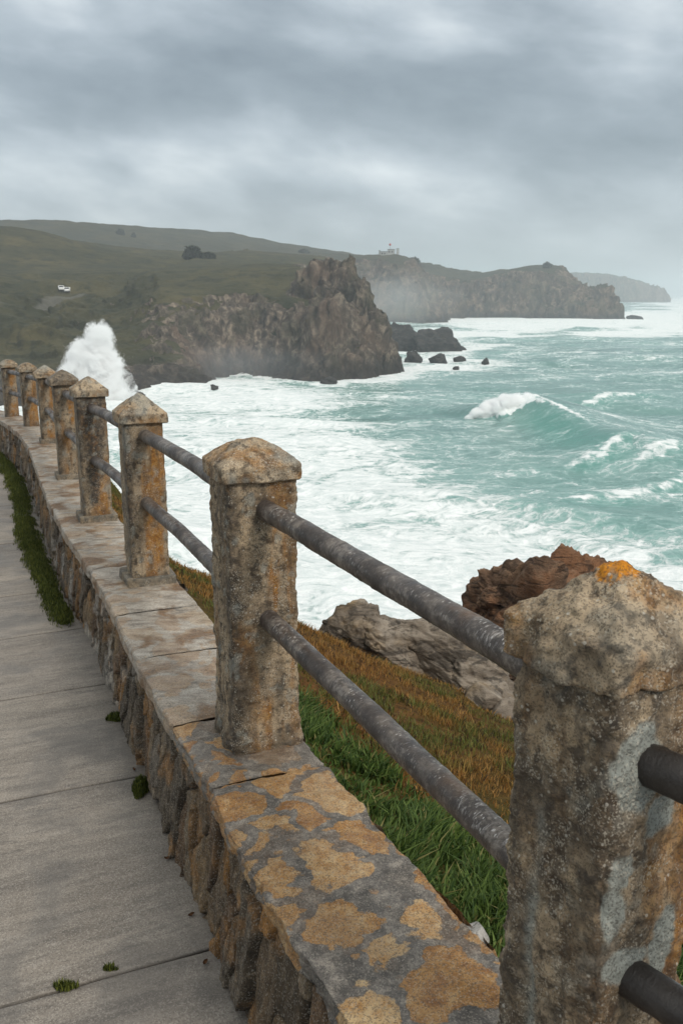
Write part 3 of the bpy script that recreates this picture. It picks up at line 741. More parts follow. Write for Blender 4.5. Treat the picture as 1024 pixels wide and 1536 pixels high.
def blades(name, pts, hgt, wid, lean, cols, mat, segs=2):
    n = len(pts); az = rng.uniform(0, 2 * math.pi, n)
    side = np.stack([np.cos(az), np.sin(az), 0 * az], 1); fw = np.stack([-np.sin(az), np.cos(az), 0 * az], 1)
    up = np.array([0, 0, 1.0]); h = hgt[:, None]; w = wid[:, None]
    bend = fw * rng.uniform(.1, .7, n)[:, None] + lean
    b0 = pts - side * w / 2; b1 = pts + side * w / 2
    mid = pts + up * h * .58 + bend * h * .22
    m0 = mid - side * w * .38; m1 = mid + side * w * .38
    tip = pts + up * h * .93 + bend * h * .75
    V = np.stack([b0, b1, m1, m0, tip], 1).reshape(-1, 3); i = np.arange(n)[:, None] * 5
    C = np.repeat(cols, 5, axis=0).reshape(n, 5, 3).copy()
    return raw_mesh(name, V, [i + np.array([[0, 1, 2, 3]]), i + np.array([[3, 2, 4]])], mat, True, {'tint': C.reshape(-1, 3)})
def bank_scatter(n, smin, smax, wmax):
    s = rng.uniform(smin, smax, n); w = rng.uniform(HW + CO - .01, wmax, n)
    z, t, wb = bank_z(s, w); P = W(s, w, 0); P[:, 2] = z + .05 * fbm(P[:, 0], P[:, 1], 0 * z, 1.3, 4, seed=501)
    return P, s, w, t
def green_amt(P, s, w):
    wg = np.interp(s, [SPOST[1] - 1, SPOST[1], SPOST[1] + .7, SPOST[2] - .15, SPOST[2] + .35], [1.35, 1.2, 1.08, 1.02, .45])
    return sstep(-.14, .14, wg - w + .16 * fbm(P[:, 0], P[:, 1], 0 * s, 2.6, 3, seed=520))
def build_grass():
    # lush green blades hugging the wall
    P, s, w, t = bank_scatter(150000, SPOST[0], SPOST[3], 1.6)
    g = green_amt(P, s, w); cl = .5 + .5 * fbm(P[:, 0], P[:, 1], 0 * s, 7, 3, seed=530)
    k = rng.uniform(0, 1, len(s)) < g * (.25 + .75 * sstep(.3, .65, cl)); P, cl = P[k], cl[k]
    n = len(P); h = rng.uniform(.022, .066, n) * (.35 + 1.15 * cl)
    mixv = rng.uniform(0, 1, n)[:, None]; c = lerp(np.array([.024, .055, .010]), np.array([.125, .185, .04]), mixv ** 1.3)
    yl = (rng.uniform(0, 1, n) < .07)[:, None]; c = np.where(yl, np.array([.22, .20, .07]), c)
    lean = np.array([.1, .05, 0]) + .55 * rng.normal(size=(n, 3)) * np.array([1, 1, 0]) + .5 * np.stack([fbm(P[:, 0], P[:, 1], 0 * P[:, 0], 4, 2, seed=540), fbm(P[:, 0], P[:, 1], 0 * P[:, 0], 4, 2, seed=541), 0 * P[:, 0]], 1)
    o = obj('grass', blades('grass', P, h, rng.uniform(.005, .012, n), lean, c, M_BLADE))
    tag(o, 'lush bright green grass growing right behind the wall', 'grass', kind='stuff')
    # rust coloured heath
    P, s, w, t = bank_scatter(420000, SPOST[0], SMAX - .1, 4.2)
    g = green_amt(P, s, w); n1 = .5 + .5 * fbm(P[:, 0], P[:, 1], 0 * s, 2.0, 4, seed=550); n2 = .5 + .5 * fbm(P[:, 0], P[:, 1], 0 * s, 6, 3, seed=551)
    k = (rng.uniform(0, 1, len(s)) < (1 - g) * (.35 + .65 * sstep(.25, .6, n2))) & (t < 1.35); P, n1, n2, t = P[k], n1[k], n2[k], t[k]
    n = len(P); rr = rng.uniform(0, 1, n)[:, None]
    rust = lerp(np.array([.18, .078, .018]), np.array([.43, .235, .07]), rr); olive = lerp(np.array([.04, .06, .012]), np.array([.14, .17, .04]), rr)
    gg = np.clip(sstep(.46, .62, n1 + .15 * (n2 - .5)) * .8 + .3 * (rng.uniform(0, 1, n) < .35), 0, 1)[:, None]
    c = lerp(rust, olive, gg); dk = (rng.uniform(0, 1, n) < .12)[:, None]; c = np.where(dk, np.array([.035, .022, .012]), c)
    h = rng.uniform(.014, .042, n) * (.5 + 1.0 * n2) * lerp(1, .75, sstep(.8, 1.1, t))
    lean = np.array([.15, .05, 0]) + .45 * rng.normal(size=(n, 3)) * np.array([1, 1, 0])
    o = obj('heath', blades('heath', P, h, rng.uniform(.003, .006, n), lean, c, M_BLADE))
    tag(o, 'rust brown and olive heath grass on the bank beyond the green strip', 'heath', kind='stuff')
build_grass()

# moss along the foot of the wall
def moss_cloud(c, r, n, hh, colr):
    a = rng.uniform(0, 2 * math.pi, n); q = np.sqrt(rng.uniform(0, 1, n))
    lump = 1 + .5 * np.sin(a * 3 + c[0] * 9) * .4
    P = np.stack([np.cos(a) * q * r[0] * lump, np.sin(a) * q * r[1] * lump, 0 * a], 1)
    P[:, 2] = (1 - q ** 2) * r[2] * rng.uniform(.2, 1, n)
    return P
def moss_mesh(name, P, hh):
    n = len(P); c = lerp(np.array([.024, .038, .006]), np.array([.15, .165, .03]), rng.uniform(0, 1, n)[:, None] ** 1.4)
    return blades(name, P, rng.uniform(.4, 1, n) * hh, rng.uniform(.002, .005, n), np.zeros(3), c, M_LEAF)
def wall_foot(px, py):
    zc = CZ - 2.1 * K
    for _ in range(5):
        p = at_z(px, py, zc); s, w = near_s(p); zc = float(frame(s)[2]) - WALLH
    w = min(w, -(HW - CO + .030)); return W(np.array(s), np.array(w), -WALLH), s, w
for (px, py, r, n, lab) in ((190, 1076, (.035, .03, .025), 900, 'small dark green moss tuft at the wall foot beyond a slab joint'),
                            (232, 1182, (.032, .05, .05), 1300, 'tall moss tuft growing up the wall foot beside the second slab'),
                            (98, 1483, (.03, .012, .008), 300, 'tiny flat moss tuft sitting in the nearest slab joint'),
                            (165, 1455, (.02, .006, .005), 120, 'thin moss streak in the nearest slab joint towards the wall')):
    p, s, w = wall_foot(px, py)
    if w < -.30: pass
    o = obj('moss_tuft', moss_mesh('moss_tuft', moss_cloud(p, r, n, .02, 0), .022), None, p)
    tag(o, lab, 'moss', 'moss tufts on the walkway')
def moss_strip():
    Ps = []
    for _ in range(900):
        s = rng.uniform(SPOST[4] - .7, SMAX - .3); tt = sstep(SPOST[4] - .9, SPOST[5], np.array(s))
        wid = .028 + .11 * float(tt) * (.75 + .4 * float(fbm(np.array([s]), np.zeros(1), np.zeros(1), 3, 3, seed=600)[0]))
        w = -(HW - CO + .06) - wid * rng.uniform(0, 1) ** .8
        c = W(np.array(s), np.array(w), -WALLH)
        r = rng.uniform(.03, .07); Ps.append(c + moss_cloud(c, (r, r, r * .8), 130, 0, 0))
    P = np.concatenate(Ps); tag(obj('moss', moss_mesh('moss', P, .03)), 'strip of dark green moss along the foot of the far wall', 'moss', kind='stuff')
moss_strip()
for (px, py, a, lab) in ((268, 1285, .3, 'dark curled dead leaf against the wall foot'), (307, 1447, 1.2, 'small brown dead leaf on the nearest slab by the wall'),
                         (222, 1152, 2.2, 'dead leaf lying at the second slab joint beside the wall'), (292, 1372, .8, 'thin twig-like leaf scrap close to the wall')):
    p, s, w = wall_foot(px, py)
    u = np.linspace(-1, 1, 12); v = np.linspace(-1, 1, 7); U, V = np.meshgrid(u, v, indexing='ij')
    wd = (1 - U ** 2) ** .8 * .45
    Lf = .011; P = np.stack([U * Lf, V * wd * Lf, .004 + .35 * Lf * (V ** 2) + .3 * Lf * U ** 2 + .1 * Lf * np.sin(U * 5)], -1)
    P2 = P + np.array([0, 0, .0008])
    V_ = np.concatenate([P.reshape(-1, 3), P2.reshape(-1, 3)])
    f = np.concatenate([grid_faces(12, 7, flip=True), grid_faces(12, 7, off=84)])
    o = obj('dead_leaf', raw_mesh('dead_leaf', V_, [f], M_DEAD), None, p); o.rotation_euler = (.2, .1, a)
    tag(o, lab, 'leaf', 'dead leaves on the walkway')

# ------------------------------------------------------------------ rocks
def rock_verts(dims, seed, sub=5, planes=16, amp=.12, freq=1.6, rid=.5, strat=0.0, sf=9.0):
    bm = bmesh.new(); bmesh.ops.create_icosphere(bm, subdivisions=sub, radius=1)
    V = np.array([v.co[:] for v in bm.verts]); Fc = np.array([[v.index for v in f.verts] for f in bm.faces]); bm.free()
    rg = np.random.default_rng(seed); N = rg.normal(size=(planes, 3)); N /= np.linalg.norm(N, axis=1, keepdims=True); D = rg.uniform(.62, 1.0, planes)
    dt = V @ N.T; r = np.where(dt > .05, D / np.maximum(dt, .05), 9); r = np.minimum(np.partition(r, 0, axis=1)[:, 0], 1.15)
    P = V * r[:, None]
    x, y, z = P.T + seed * 3.1
    dsp = amp * (fbm(x, y, z, freq, 6, .55, seed=seed) * (1 - rid) + (ridge(x, y, z, freq, 6, .55, seed=seed + 7) - .3) * rid)
    if strat:
        q = z * sf + 1.2 * fbm(x, y, z, .8, 3, seed=seed + 3); q = q - np.floor(q); dsp = dsp + strat * (sstep(0, .18, q) * sstep(1, .7, q) - .7)
    P = P * (1 + dsp)[:, None]
    return P * np.array(dims), Fc
def rotm(rx, ry, rz):
    from mathutils import Euler
    return np.array(Euler((rx, ry, rz)).to_matrix())
def rock_obj(name, parts, mat, loc, label, cat, group=None, cols=None):
    Vs, Fs, o = [], [], 0
    for (c, dims, rot, seed, kw) in parts:
        V, Fc = rock_verts(dims, seed, **kw); V = V @ rotm(*rot).T + np.array(c); Vs.append(V); Fs.append(Fc + o); o += len(V)
    ob = obj(name, raw_mesh(name, np.concatenate(Vs), [np.concatenate(Fs)], mat, True), None, loc)
    return tag(ob, label, cat, group)
# grey layered outcrop on the brink
oc = at_d(668, 996, 8.2 * K)
rot = (R(8), R(27), R(-20))
SL = dict(sub=6, amp=.30, planes=13, rid=.5, strat=.07, sf=2.1, freq=1.8)
def rel(px, py, d): return tuple(at_d(px, py, d * K) - oc)
rock_obj('outcrop', [(rel(532, 962, 8.2), (.24, .22, .27), (R(-10), R(24), R(-14)), 21, SL), (rel(577, 972, 8.1), (.31, .22, .23), (R(-20), R(36), R(-12)), 22, SL),
                     (rel(640, 985, 8.1), (.42, .28, .27), (R(-15), R(28), R(-14)), 23, SL), (rel(705, 1022, 7.9), (.36, .28, .23), (R(-12), R(30), R(-16)), 24, SL), (rel(600, 1003, 7.9), (.36, .16, .13), (R(-30), R(34), R(-12)), 27, SL),
                     (rel(745, 1050, 7.7), (.26, .24, .18), (R(-15), R(20), R(-20)), 25, SL), ((.1, .45, -.85), (1.2, .5, .7), (0, R(25), R(-20)), 26, dict(sub=5, amp=.18, planes=20))],
         M_GREYROCK, oc, 'compact grey fractured rock outcrop jutting from the grassy bank edge', 'rock')
CG = dict(sub=6, amp=.5, freq=1.7, rid=.3, planes=30)
cr = at_d(776, 948, 17.5 * K)
rock_obj('crag', [((-.05, 0, -.05), (1.0, 1.0, 1.15), (0, R(8), .3), 31, CG), ((.75, .1, .38), (1.15, .8, .72), (0, R(12), .8), 32, CG), ((-.85, -.2, -.72), (1.0, .9, .8), (.2, 0, 1.4), 33, CG),
                  ((-.12, .0, .52), (.6, .6, .45), (.3, .2, .4), 36, CG), ((-1.0, -.3, -.9), (.8, .8, .8), (.1, .4, .9), 37, CG), ((1.35, .2, .35), (.8, .7, .62), (0, .2, .2), 38, CG), ((.3, .2, -2.2), (2.3, 1.8, 2.0), (0, 0, .6), 34, CG)],
         M_BROWNROCK, cr, 'rust brown craggy rock rising behind the nearest post cap', 'rock').scale = (1.22, 1.1, 1.16)
for (px, py, d, sz, sd, lab) in ((722, 1050, 7.0, .16, 41, 'pale grey boulder at the lower end of the rock slabs'), (758, 1072, 6.9, .17, 42, 'pale grey boulder half hidden by the edge of the nearest post')):
    c = at_d(px, py, d * K); rock_obj('boulder', [((0, 0, 0), (sz * 1.1, sz * .9, sz * .75), (0, 0, sd), sd, dict(sub=5, amp=.15))], M_GREYROCK, c, lab, 'rock', 'boulders on the bank')
sw = W(np.array(near_s(at_z(690, 1420, CZ - 1.6 * K))[0]), np.array(HW + CO + .015), -.035)
rock_obj('stone', [((0, 0, 0), (.04, .022, .02), (0, .2, 2.0), 45, dict(sub=4, amp=.12))], M_STONE, sw, 'small whitish stone lodged in the grass at the coping edge', 'stone')

# ------------------------------------------------------------------ headlands
def polydist(X, Y, poly):
    P = np.array(poly, float); n = len(P); best = np.full(X.shape, 1e9); inside = np.zeros(X.shape, bool)
    for i in range(n):
        a, b = P[i], P[(i + 1) % n]; ab = b - a; L2 = ab @ ab
        t = np.clip(((X - a[0]) * ab[0] + (Y - a[1]) * ab[1]) / L2, 0, 1)
        best = np.minimum(best, np.hypot(X - a[0] - t * ab[0], Y - a[1] - t * ab[1]))
        c = ((a[1] > Y) != (b[1] > Y)) & (X < (b[0] - a[0]) * (Y - a[1]) / (b[1] - a[1] + 1e-12) + a[0]); inside ^= c
    return np.where(inside, best, -best)
def idw(X, Y, pts, lam=.02):
    P = np.array(pts); n = len(P); m = P[:, :2].mean(0); sc = 100.0
    q = (P[:, :2] - m) / sc
    def U(r2): return np.where(r2 > 1e-12, r2 * np.log(np.maximum(r2, 1e-12)), 0)
    A = U(((q[:, None] - q[None]) ** 2).sum(-1)) + lam * np.eye(n); B = np.hstack([np.ones((n, 1)), q])
    M = np.block([[A, B], [B.T, np.zeros((3, 3))]]); sol = np.linalg.solve(M, np.concatenate([P[:, 2], np.zeros(3)]))
    x, y = (X - m[0]) / sc, (Y - m[1]) / sc; out = sol[n] + sol[n + 1] * x + sol[n + 2] * y
    for i in range(n): out = out + sol[i] * U((x - q[i, 0]) ** 2 + (y - q[i, 1]) ** 2)
    return np.clip(out, P[:, 2].min() - 2, P[:, 2].max() + 2)
def axis(a, b, fine0, fine1, df, dc):
    v = [a]
    while v[-1] < b:
        x = v[-1]; d = df if fine0 <= x <= fine1 else df + (dc - df) * min(1, (min(abs(x - fine0), abs(x - fine1)) / (abs(dc) * 12)))
        v.append(x + d)
    return np.array(v)
COAST = []
def headland(name, poly, ctrl, xs, ys, widthf, mat, label, seed, amp=1.0, crags=(), road=None, warp=1.0, gslope=(.74, .92), prof=.72, gbias=lambda X, Y: 0):
    COAST.append(poly)
    X, Y = np.meshgrid(xs, ys, indexing='ij')
    Xw = X + warp * (3.2 * fbm(X, Y, X * 0, .045, 4, seed=seed) + 1.2 * fbm(X, Y, X * 0, .17, 4, seed=seed + 2))
    Yw = Y + warp * (3.2 * fbm(X, Y, X * 0, .045, 4, seed=seed + 4) + 1.2 * fbm(X, Y, X * 0, .17, 4, seed=seed + 6))
    sd = polydist(Xw, Yw, poly); pts = [tuple(at_d(*c)) for c in ctrl]
    H = idw(X, Y, pts) + amp * .5 * fbm(X, Y, X * 0, .05, 4, seed=seed + 8)
    wd = widthf(X, Y)
    t = np.clip(sd / wd, -.2, 1)
    gul = ridge(Xw, Yw, X * 0, .075, 4, .55, seed=seed + 10)
    tt = np.clip(t + .20 * gul * np.clip(t * (1 - t) * 4, 0, 1) * warp, -.2, 1)
    Z = np.where(tt > 0, H * np.sign(tt) * np.abs(tt) ** prof, tt * 12)
    Z = Z + amp * 1.6 * (ridge(Xw, Yw, X * 0, .038, 4, .5, seed=seed + 30) - .25) * sstep(.05, .35, tt) * sstep(1.0, .8, np.clip(t, 0, 1))
    for (cx, cy, rx, ry, hz, rot, pw) in crags:
        ca, sa = math.cos(rot), math.sin(rot); u = ((X - cx) * ca + (Y - cy) * sa) / rx; v = (-(X - cx) * sa + (Y - cy) * ca) / ry
        rr = np.maximum(0, np.hypot(u, v) + .16 * fbm(X, Y, X * 0, .22, 4, seed=seed + 12))
        top = hz * (1 + .17 * ridge(X, Y, X * 0, .22, 4, .65, seed=seed + 14) + .07 * ridge(X, Y, X * 0, .62, 3, .6, seed=seed + 15) - .09)
        Z = np.maximum(Z, np.where(rr < 1, top * np.clip(1 - rr ** pw, 0, 1) ** .7, -5))
    P = np.stack([X, Y, Z], -1); nrm = vnormals(P); steep = 1 - sstep(.6, .93, nrm[..., 2])
    fr = .16 / amp
    ang = X * .8 + Z * .6
    dsp = amp * steep * (2.0 * (ridge(X, Y, Z * .7, fr, 5, .6, seed=seed + 16) - .15) + 1.3 * fbm(ang, Y, Z - X * .3, fr * 3, 5, .62, seed=seed + 18) + .9 * (ridge(ang, Y, Z * .6, fr * 3.2, 4, .6, seed=seed + 19) - .2))
    P = P + nrm * dsp[..., None]
    P[..., 2] += (1 - steep) * amp * .25 * fbm(X, Y, X * 0, .35 / amp, 4, seed=seed + 20)
    n2 = vnormals(P)
    sm = .5 + .5 * fbm(X, Y, Z, .06, 4, seed=seed + 22)
    g = sstep(gslope[0], gslope[1], nrm[..., 2] + .25 * (sm - .5) + gbias(X, Y)) * sstep(2, 7, P[..., 2])
    for (cx, cy, rx, ry, hz, rot, pw) in crags:
        g *= 1 - .9 * (np.hypot((X - cx) / rx, (Y - cy) / ry) < .98)
    rd = np.zeros_like(g)
    if road is not None:
        rp = np.array([at_d(*c)[:2] for c in road])
        for a, b in zip(rp[:-1], rp[1:]):
            ab = b - a; tq = np.clip(((X - a[0]) * ab[0] + (Y - a[1]) * ab[1]) / (ab @ ab), 0, 1)
            rd = np.maximum(rd, 1 - sstep(1.6, 2.6, np.hypot(X - a[0] - tq * ab[0], Y - a[1] - tq * ab[1])))
    ks = dict(road=rd, grass=np.clip(g, 0, 1))
    o = obj(name, raw_mesh(name, P, [grid_faces(len(xs), len(ys))], mat, True, None, ks)); tag(o, label, 'headland', kind='structure')
    return X, Y, P[..., 2]
def surf_z(HL, x, y):
    X, Y, Z = HL; i = np.clip(np.searchsorted(X[:, 0], x), 1, len(X) - 1); j = np.clip(np.searchsorted(Y[0], y), 1, Y.shape[1] - 1)
    return float(Z[i, j])
polyA = [(-150, 120), (-110, 140), (-80, 162), (-58, 176), (-44, 188), (-36, 195), (-30, 202), (-32, 214), (-36, 232), (-30, 240), (-24, 240), (-18, 235), (-12, 228), (-6, 223),
         (0, 221), (6, 222), (11, 226), (13.5, 233), (13, 246), (6, 262), (0, 285), (-6, 330), (0, 400), (5, 450), (5, 520), (-420, 520), (-420, 120)]
ctrlA = [(-200, 455, 200), (0, 446, 215), (60, 436, 232), (140, 432, 250), (190, 425, 258), (235, 421, 262), (280, 420, 264), (320, 422, 262), (350, 428, 258), (400, 446, 251), (440, 460, 244),
         (470, 462, 243), (445, 405, 272), (420, 402, 285), (380, 398, 300), (300, 398, 320), (440, 398, 300), (290, 386, 380), (220, 392, 350), (150, 398, 330), (70, 404, 300), (0, 402, 300), (-100, 402, 300),
         (50, 344, 372), (20, 339, 365), (-20, 338, 365), (-120, 336, 365), (90, 354, 380), (115, 366, 385), (140, 376, 395), (200, 378, 420), (260, 380, 430), (330, 381, 440), (400, 388, 420), (440, 396, 400), (480, 400, 400), (520, 404, 400)]
def widA(X, Y):
    a = np.interp(X, [-90, -62, -48, -38, -30, -20, -8, 2, 14], [75, 62, 50, 40, 26, 17, 13, 9, 7])
    return lerp(a, np.minimum(a, 12.5), sstep(208, 224, Y) * sstep(-62, -40, X))
HA = headland('near_headland', polyA, ctrlA, axis(-190, 22, -72, 20, .42, 1.6), axis(150, 500, 178, 262, .42, 2.4), widA, M_CLIFF,
              'green topped headland with rugged brown cliffs and a rocky tip', 700, 1.0,
              crags=[(-6.8, 254, 8.5, 5, 25.6, .1, 6), (-1.5, 252.5, 6.5, 5, 26.5, .2, 5), (1.2, 251, 4.8, 5, 26.9, .2, 4.5), (4.8, 243, 4.4, 8, 22.5, .3, 2.8), (8.3, 237, 4.8, 7, 15, .3, 2.4), (11.5, 233.5, 3.4, 4.5, 6.5, .2, 2), (-2, 233, 9, 7.5, 20, .4, 2.6), (-11, 238, 6, 6, 17, .4, 2.2)],
              gbias=lambda X, Y: .24 * sstep(-42, -58, X) + .10 * sstep(-28, -40, X), road=[(-40, 440, 238), (20, 436, 240), (60, 431, 245), (95, 425, 255), (120, 421, 265)])
polyB = [(-420, 590), (-200, 600), (-60, 612), (10, 628), (38, 628), (60, 634), (70, 646), (74, 680), (86, 742), (100, 748), (120, 742), (150, 731), (176, 724), (200, 720), (222, 726), (219, 738), (205, 755), (190, 790), (150, 830), (80, 900), (-420, 1000)]
ctrlB = [(-150, 330, 700), (-60, 331, 700), (0, 333, 700), (50, 336, 700), (100, 341, 700), (150, 346, 710), (170, 352, 710), (185, 353, 720), (215, 358, 720), (250, 363, 730), (300, 365, 730), (330, 365, 735), (360, 373, 740), (400, 377, 740), (450, 379, 740), (500, 381, 740),
         (530, 384, 700), (570, 383, 692), (600, 384, 690), (622, 389, 690), (640, 398, 694), (655, 409, 700), (678, 416, 735), (700, 418, 780), (725, 417, 785), (745, 413, 780), (768, 403, 770), (800, 400, 768), (825, 400, 765), (848, 405, 760), (862, 424, 748), (880, 433, 742), (893, 433, 740), (912, 425, 737), (922, 428, 735), (935, 445, 733),
         (100, 372, 640), (300, 395, 650), (0, 372, 640), (420, 405, 650)]
def widB(X, Y): return np.interp(X, [-200, 0, 40, 70, 100, 170, 205, 222], [60, 45, 30, 26, 26, 22, 14, 9])
HB = headland('middle_headland', polyB, ctrlB, axis(-330, 232, 8, 230, 1.0, 4.0), axis(585, 860, 615, 775, 1.0, 6.0), widB, M_FAR,
              'hazy brown headland carrying a small pale station, behind the near cliffs', 800, 2.2, warp=1.3)
polyC = [(420, 2010), (470, 1960), (560, 1900), (640, 1880), (668, 1900), (640, 1990), (500, 2150), (420, 2150)]
ctrlC = [(850, 409, 2000), (880, 409, 2000), (905, 411, 1990), (930, 416, 1960), (955, 420, 1940), (968, 426, 1930), (850, 412, 2100)]
HC = headland('far_headland', polyC, ctrlC, np.arange(400, 690, 3.0), np.arange(1860, 2160, 5.0), lambda X, Y: np.full(X.shape, 35.), M_FAR, 'pale blue-grey far headland fading in haze', 900, 4.0, warp=2.0)

# sea rocks
SEAROCKS = [  # base px, py, width px, height px
    (606, 523, 66, 30, 'large dark sea rock with an uneven top beside the cliff tip', 61), (655, 526, 72, 31, 'dark sea rock with a sloping right side at the end of the reef', 62),
    (577, 516, 26, 42, 'dark upright sea rock tucked against the cliff tip', 63),
    (620, 541, 26, 15, 'blocky dark rock awash between reef and cliff', 64), (658, 543, 26, 10, 'low dark rock awash left of a smaller one', 65), (688, 542, 15, 9, 'small dark rock awash below the reef end', 66),
    (728, 545, 12, 7, 'tiny pointed dark rock awash, farthest out to sea', 67), (493, 574, 27, 8, 'low black rock awash below the cliff tip', 68), (322, 586, 11, 8, 'small black rock awash off the grassy promontory', 69),
    (590, 560, 24, 12, 'dark rock at the foot of the cliff tip', 70), (684, 554, 14, 4, 'flat dark rock barely breaking the foam', 71), (582, 540, 20, 22, 'jagged dark rock beside the cliff tip with water draining off', 72),
    (722, 474, 16, 8, 'small dark rock in the surf below the middle headland', 73), (955, 479, 26, 6, 'low rock spit off the end of the middle headland', 74)]
ROCKXY = []
for (px, py, wpx, hpx, lab, sd) in SEAROCKS:
    c = at_z(px, py, 0); d = c[1]; sc = d / F; w = wpx * sc; h = hpx * sc
    ROCKXY.append((c[0], c[1], w / 2))
    kw = dict(sub=5 if wpx > 20 else 4, amp=.5, freq=1.3, rid=.4, planes=24)
    rock_obj('sea_rock', [((0, 0, h * .05), (w * .56, w * .5, h * 1.08), (0, 0, sd), sd, kw)] + ([((w * .25, 0, -h * .1), (w * .4, w * .4, h * .8), (0, 0, sd * 2), sd + 20, kw)] if wpx > 40 else []),
             M_SEAROCK, (c[0], c[1] + w * .3, 0), lab, 'rock', 'dark rocks in the surf')

# ------------------------------------------------------------------ sea
CREST = [((705, 624), .6), ((735, 606), 2.3), ((765, 597), 3.4), ((795, 592), 3.9), ((830, 606), 3.5), ((870, 626), 2.8), ((905, 648), 2.2), ((945, 666), 1.5), ((1010, 688), 1.0)]
C1 = [(at_z(p[0], p[1], h), h) for p, h in CREST]
C2 = [(at_z(px, py, h), h) for px, py, h in ((835, 697, .2), (880, 688, .7), (925, 670, 1.1), (950, 668, 1.0), (985, 690, .3))]
C3 = [(at_z(px, py, h), h) for px, py, h in ((940, 700, .2), (985, 682, .9), (1015, 680, .9), (1060, 690, .4))]
C4 = [(at_z(px, py, h), h) for px, py, h in ((860, 604, .2), (900, 592, .8), (950, 588, .9), (985, 592, .3))]
C5 = [(at_z(px, py, h), h) for px, py, h in ((790, 745, .1), (880, 740, .5), (960, 728, .7), (1020, 712, .8), (1080, 700, .5))]
def crest_field(X, Y, C, wf, wb):
    pts = np.array([c[0][:2] for c in C]); hs = np.array([c[1] for c in C])
    best = np.full(X.shape, 1e9); side = np.zeros(X.shape); hh = np.zeros(X.shape); al = np.zeros(X.shape)
    for i in range(len(pts) - 1):
        a, b = pts[i], pts[i + 1]; ab = b - a
        t = np.clip(((X - a[0]) * ab[0] + (Y - a[1]) * ab[1]) / (ab @ ab), 0, 1)
        dx, dy = X - a[0] - t * ab[0], Y - a[1] - t * ab[1]; d = np.hypot(dx, dy); m = d < best
        sg = np.sign(dx * ab[1] - dy * ab[0])
        best = np.where(m, d, best); side = np.where(m, sg, side); hh = np.where(m, hs[i] + (hs[i + 1] - hs[i]) * t, hh); al = np.where(m, i + t, al)
    front = side > 0            # towards the camera/shore side
    q = best * side
    z = hh * np.where(front, np.exp(-(best / wf) ** 1.5), np.exp(-(best / wb) ** 2))
    return z, q, hh, al
def build_sea():
    nr, nc = 950, 640
    d = np.exp(np.linspace(math.log(14), math.log(7200), nr)); t = np.linspace(-.52, .56, nc)
    D, T = np.meshgrid(d, t, indexing='ij'); X = D * T; Y = D.copy(); Z = np.zeros_like(X)
    dr = D * (d[1] / d[0] - 1)
    rg = np.random.default_rng(5)
    wx = X + 5 * fbm(X, Y, 0 * X, .03, 3, seed=901); wy = Y + 5 * fbm(X, Y, 0 * X, .03, 3, seed=903)
    slope = np.zeros_like(X)
    for lam, am, n in ((75, .42, 2), (38, .30, 3), (19, .17, 4), (9, .085, 5), (4.5, .045, 5)):
        fade = np.clip((lam / dr - 3) / 4, 0, 1)
        for _ in range(n):
            th = R(-112 + rg.normal() * 22); kx, ky = math.cos(th), math.sin(th); l2 = lam * rg.uniform(.75, 1.3)
            ph = (wx * kx + wy * ky) * 2 * math.pi / l2 + rg.uniform(0, 6.28)
            s = np.sin(ph); Z += fade * am * (s * .8 + (1 - np.abs(np.sin(ph / 2))) * .5 - .25)
    Z *= .9 + .5 * fbm(X, Y, 0 * X, .018, 3, seed=905)
    swell = Z.copy()
    foam_c = np.zeros_like(X); foam_l = np.zeros_like(X); face = np.zeros_like(X)
    z1, q1, h1, a1 = crest_field(X, Y, C1, 5.0, 11.0)
    calm = np.exp(-(q1 / 16) ** 2) * sstep(.3, 1.5, h1); Z = Z * (1 - .75 * calm) + z1
    wob = .5 * fbm(X, Y, Z, .9, 4, seed=907)
    face = np.maximum(face, np.exp(-((q1 - 3.5) / 3.5) ** 2) * sstep(.5, 2, h1))
    cap = sstep(3.9, 2.9, a1 + wob) * sstep(-.1, .3, a1)
    foam_c = np.maximum(foam_c, cap * sstep(-1.6, -.4, q1 + wob) * sstep(6.5, 3.6, q1 + 2.2 * wob + 1.3 * np.abs(a1 - 2)))
    foam_c = np.maximum(foam_c, .62 * sstep(6.2, 4, a1) * np.exp(-((q1 + .3 + .6 * wob) / .55) ** 2) * sstep(2.5, 3.2, a1))
    Z += cap * foam_c * (.35 * fbm(X, Y, Z, 1.2, 4, seed=911))
    for C, wf, wb, fa in ((C2, 2.0, 5, .75), (C3, 2.0, 5, .7), (C4, 2.5, 6, .75), (C5, 1.6, 5, .62)):
        z, q, h, a = crest_field(X, Y, C, wf, wb); Z += z
        m = sstep(.15, .5, h); foam_l = np.maximum(foam_l, fa * m * np.exp(-((q - .4 + 2.2 * wob) / 1.3) ** 2) * (.75 + .5 * fbm(X, Y, Z, .5, 3, seed=915))); face = np.maximum(face, .7 * m * np.exp(-((q - 2) / 2) ** 2))
    px, py = bearing_px(X, Y, 0 * X)
    nb = fbm(X, Y, 0 * X, .022, 4, seed=921); wpx = px + 60 * nb; wpy = py + 14 * fbm(X, Y, 0 * X, .03, 3, seed=923)
    edge = np.interp(py, [540, 580, 620, 660, 700, 740, 780, 830, 880, 960], [300, 470, 500, 520, 610, 700, 860, 1050, 1250, 1500])
    cov = .24 + .42 * sstep(150, -90, wpx - edge) * sstep(530, 575, wpy)
    cov += .14 * sstep(700, 820, py)
    cov = np.maximum(cov, .80 * sstep(600, 720, wpx) * sstep(464, 471, py) * sstep(512, 494, wpy))
    cov = np.maximum(cov, .66 * sstep(930, 1000, wpx) * sstep(438, 450, py) * sstep(520, 490, wpy))
    cov = np.maximum(cov, .72 * np.exp(-(((wpx - 640) / 110) ** 2 + ((wpy - 545) / 26) ** 2)))
    cov = np.maximum(cov, .62 * np.exp(-(((wpx - 700) / 60) ** 2 + ((wpy - 520) / 30) ** 2)))
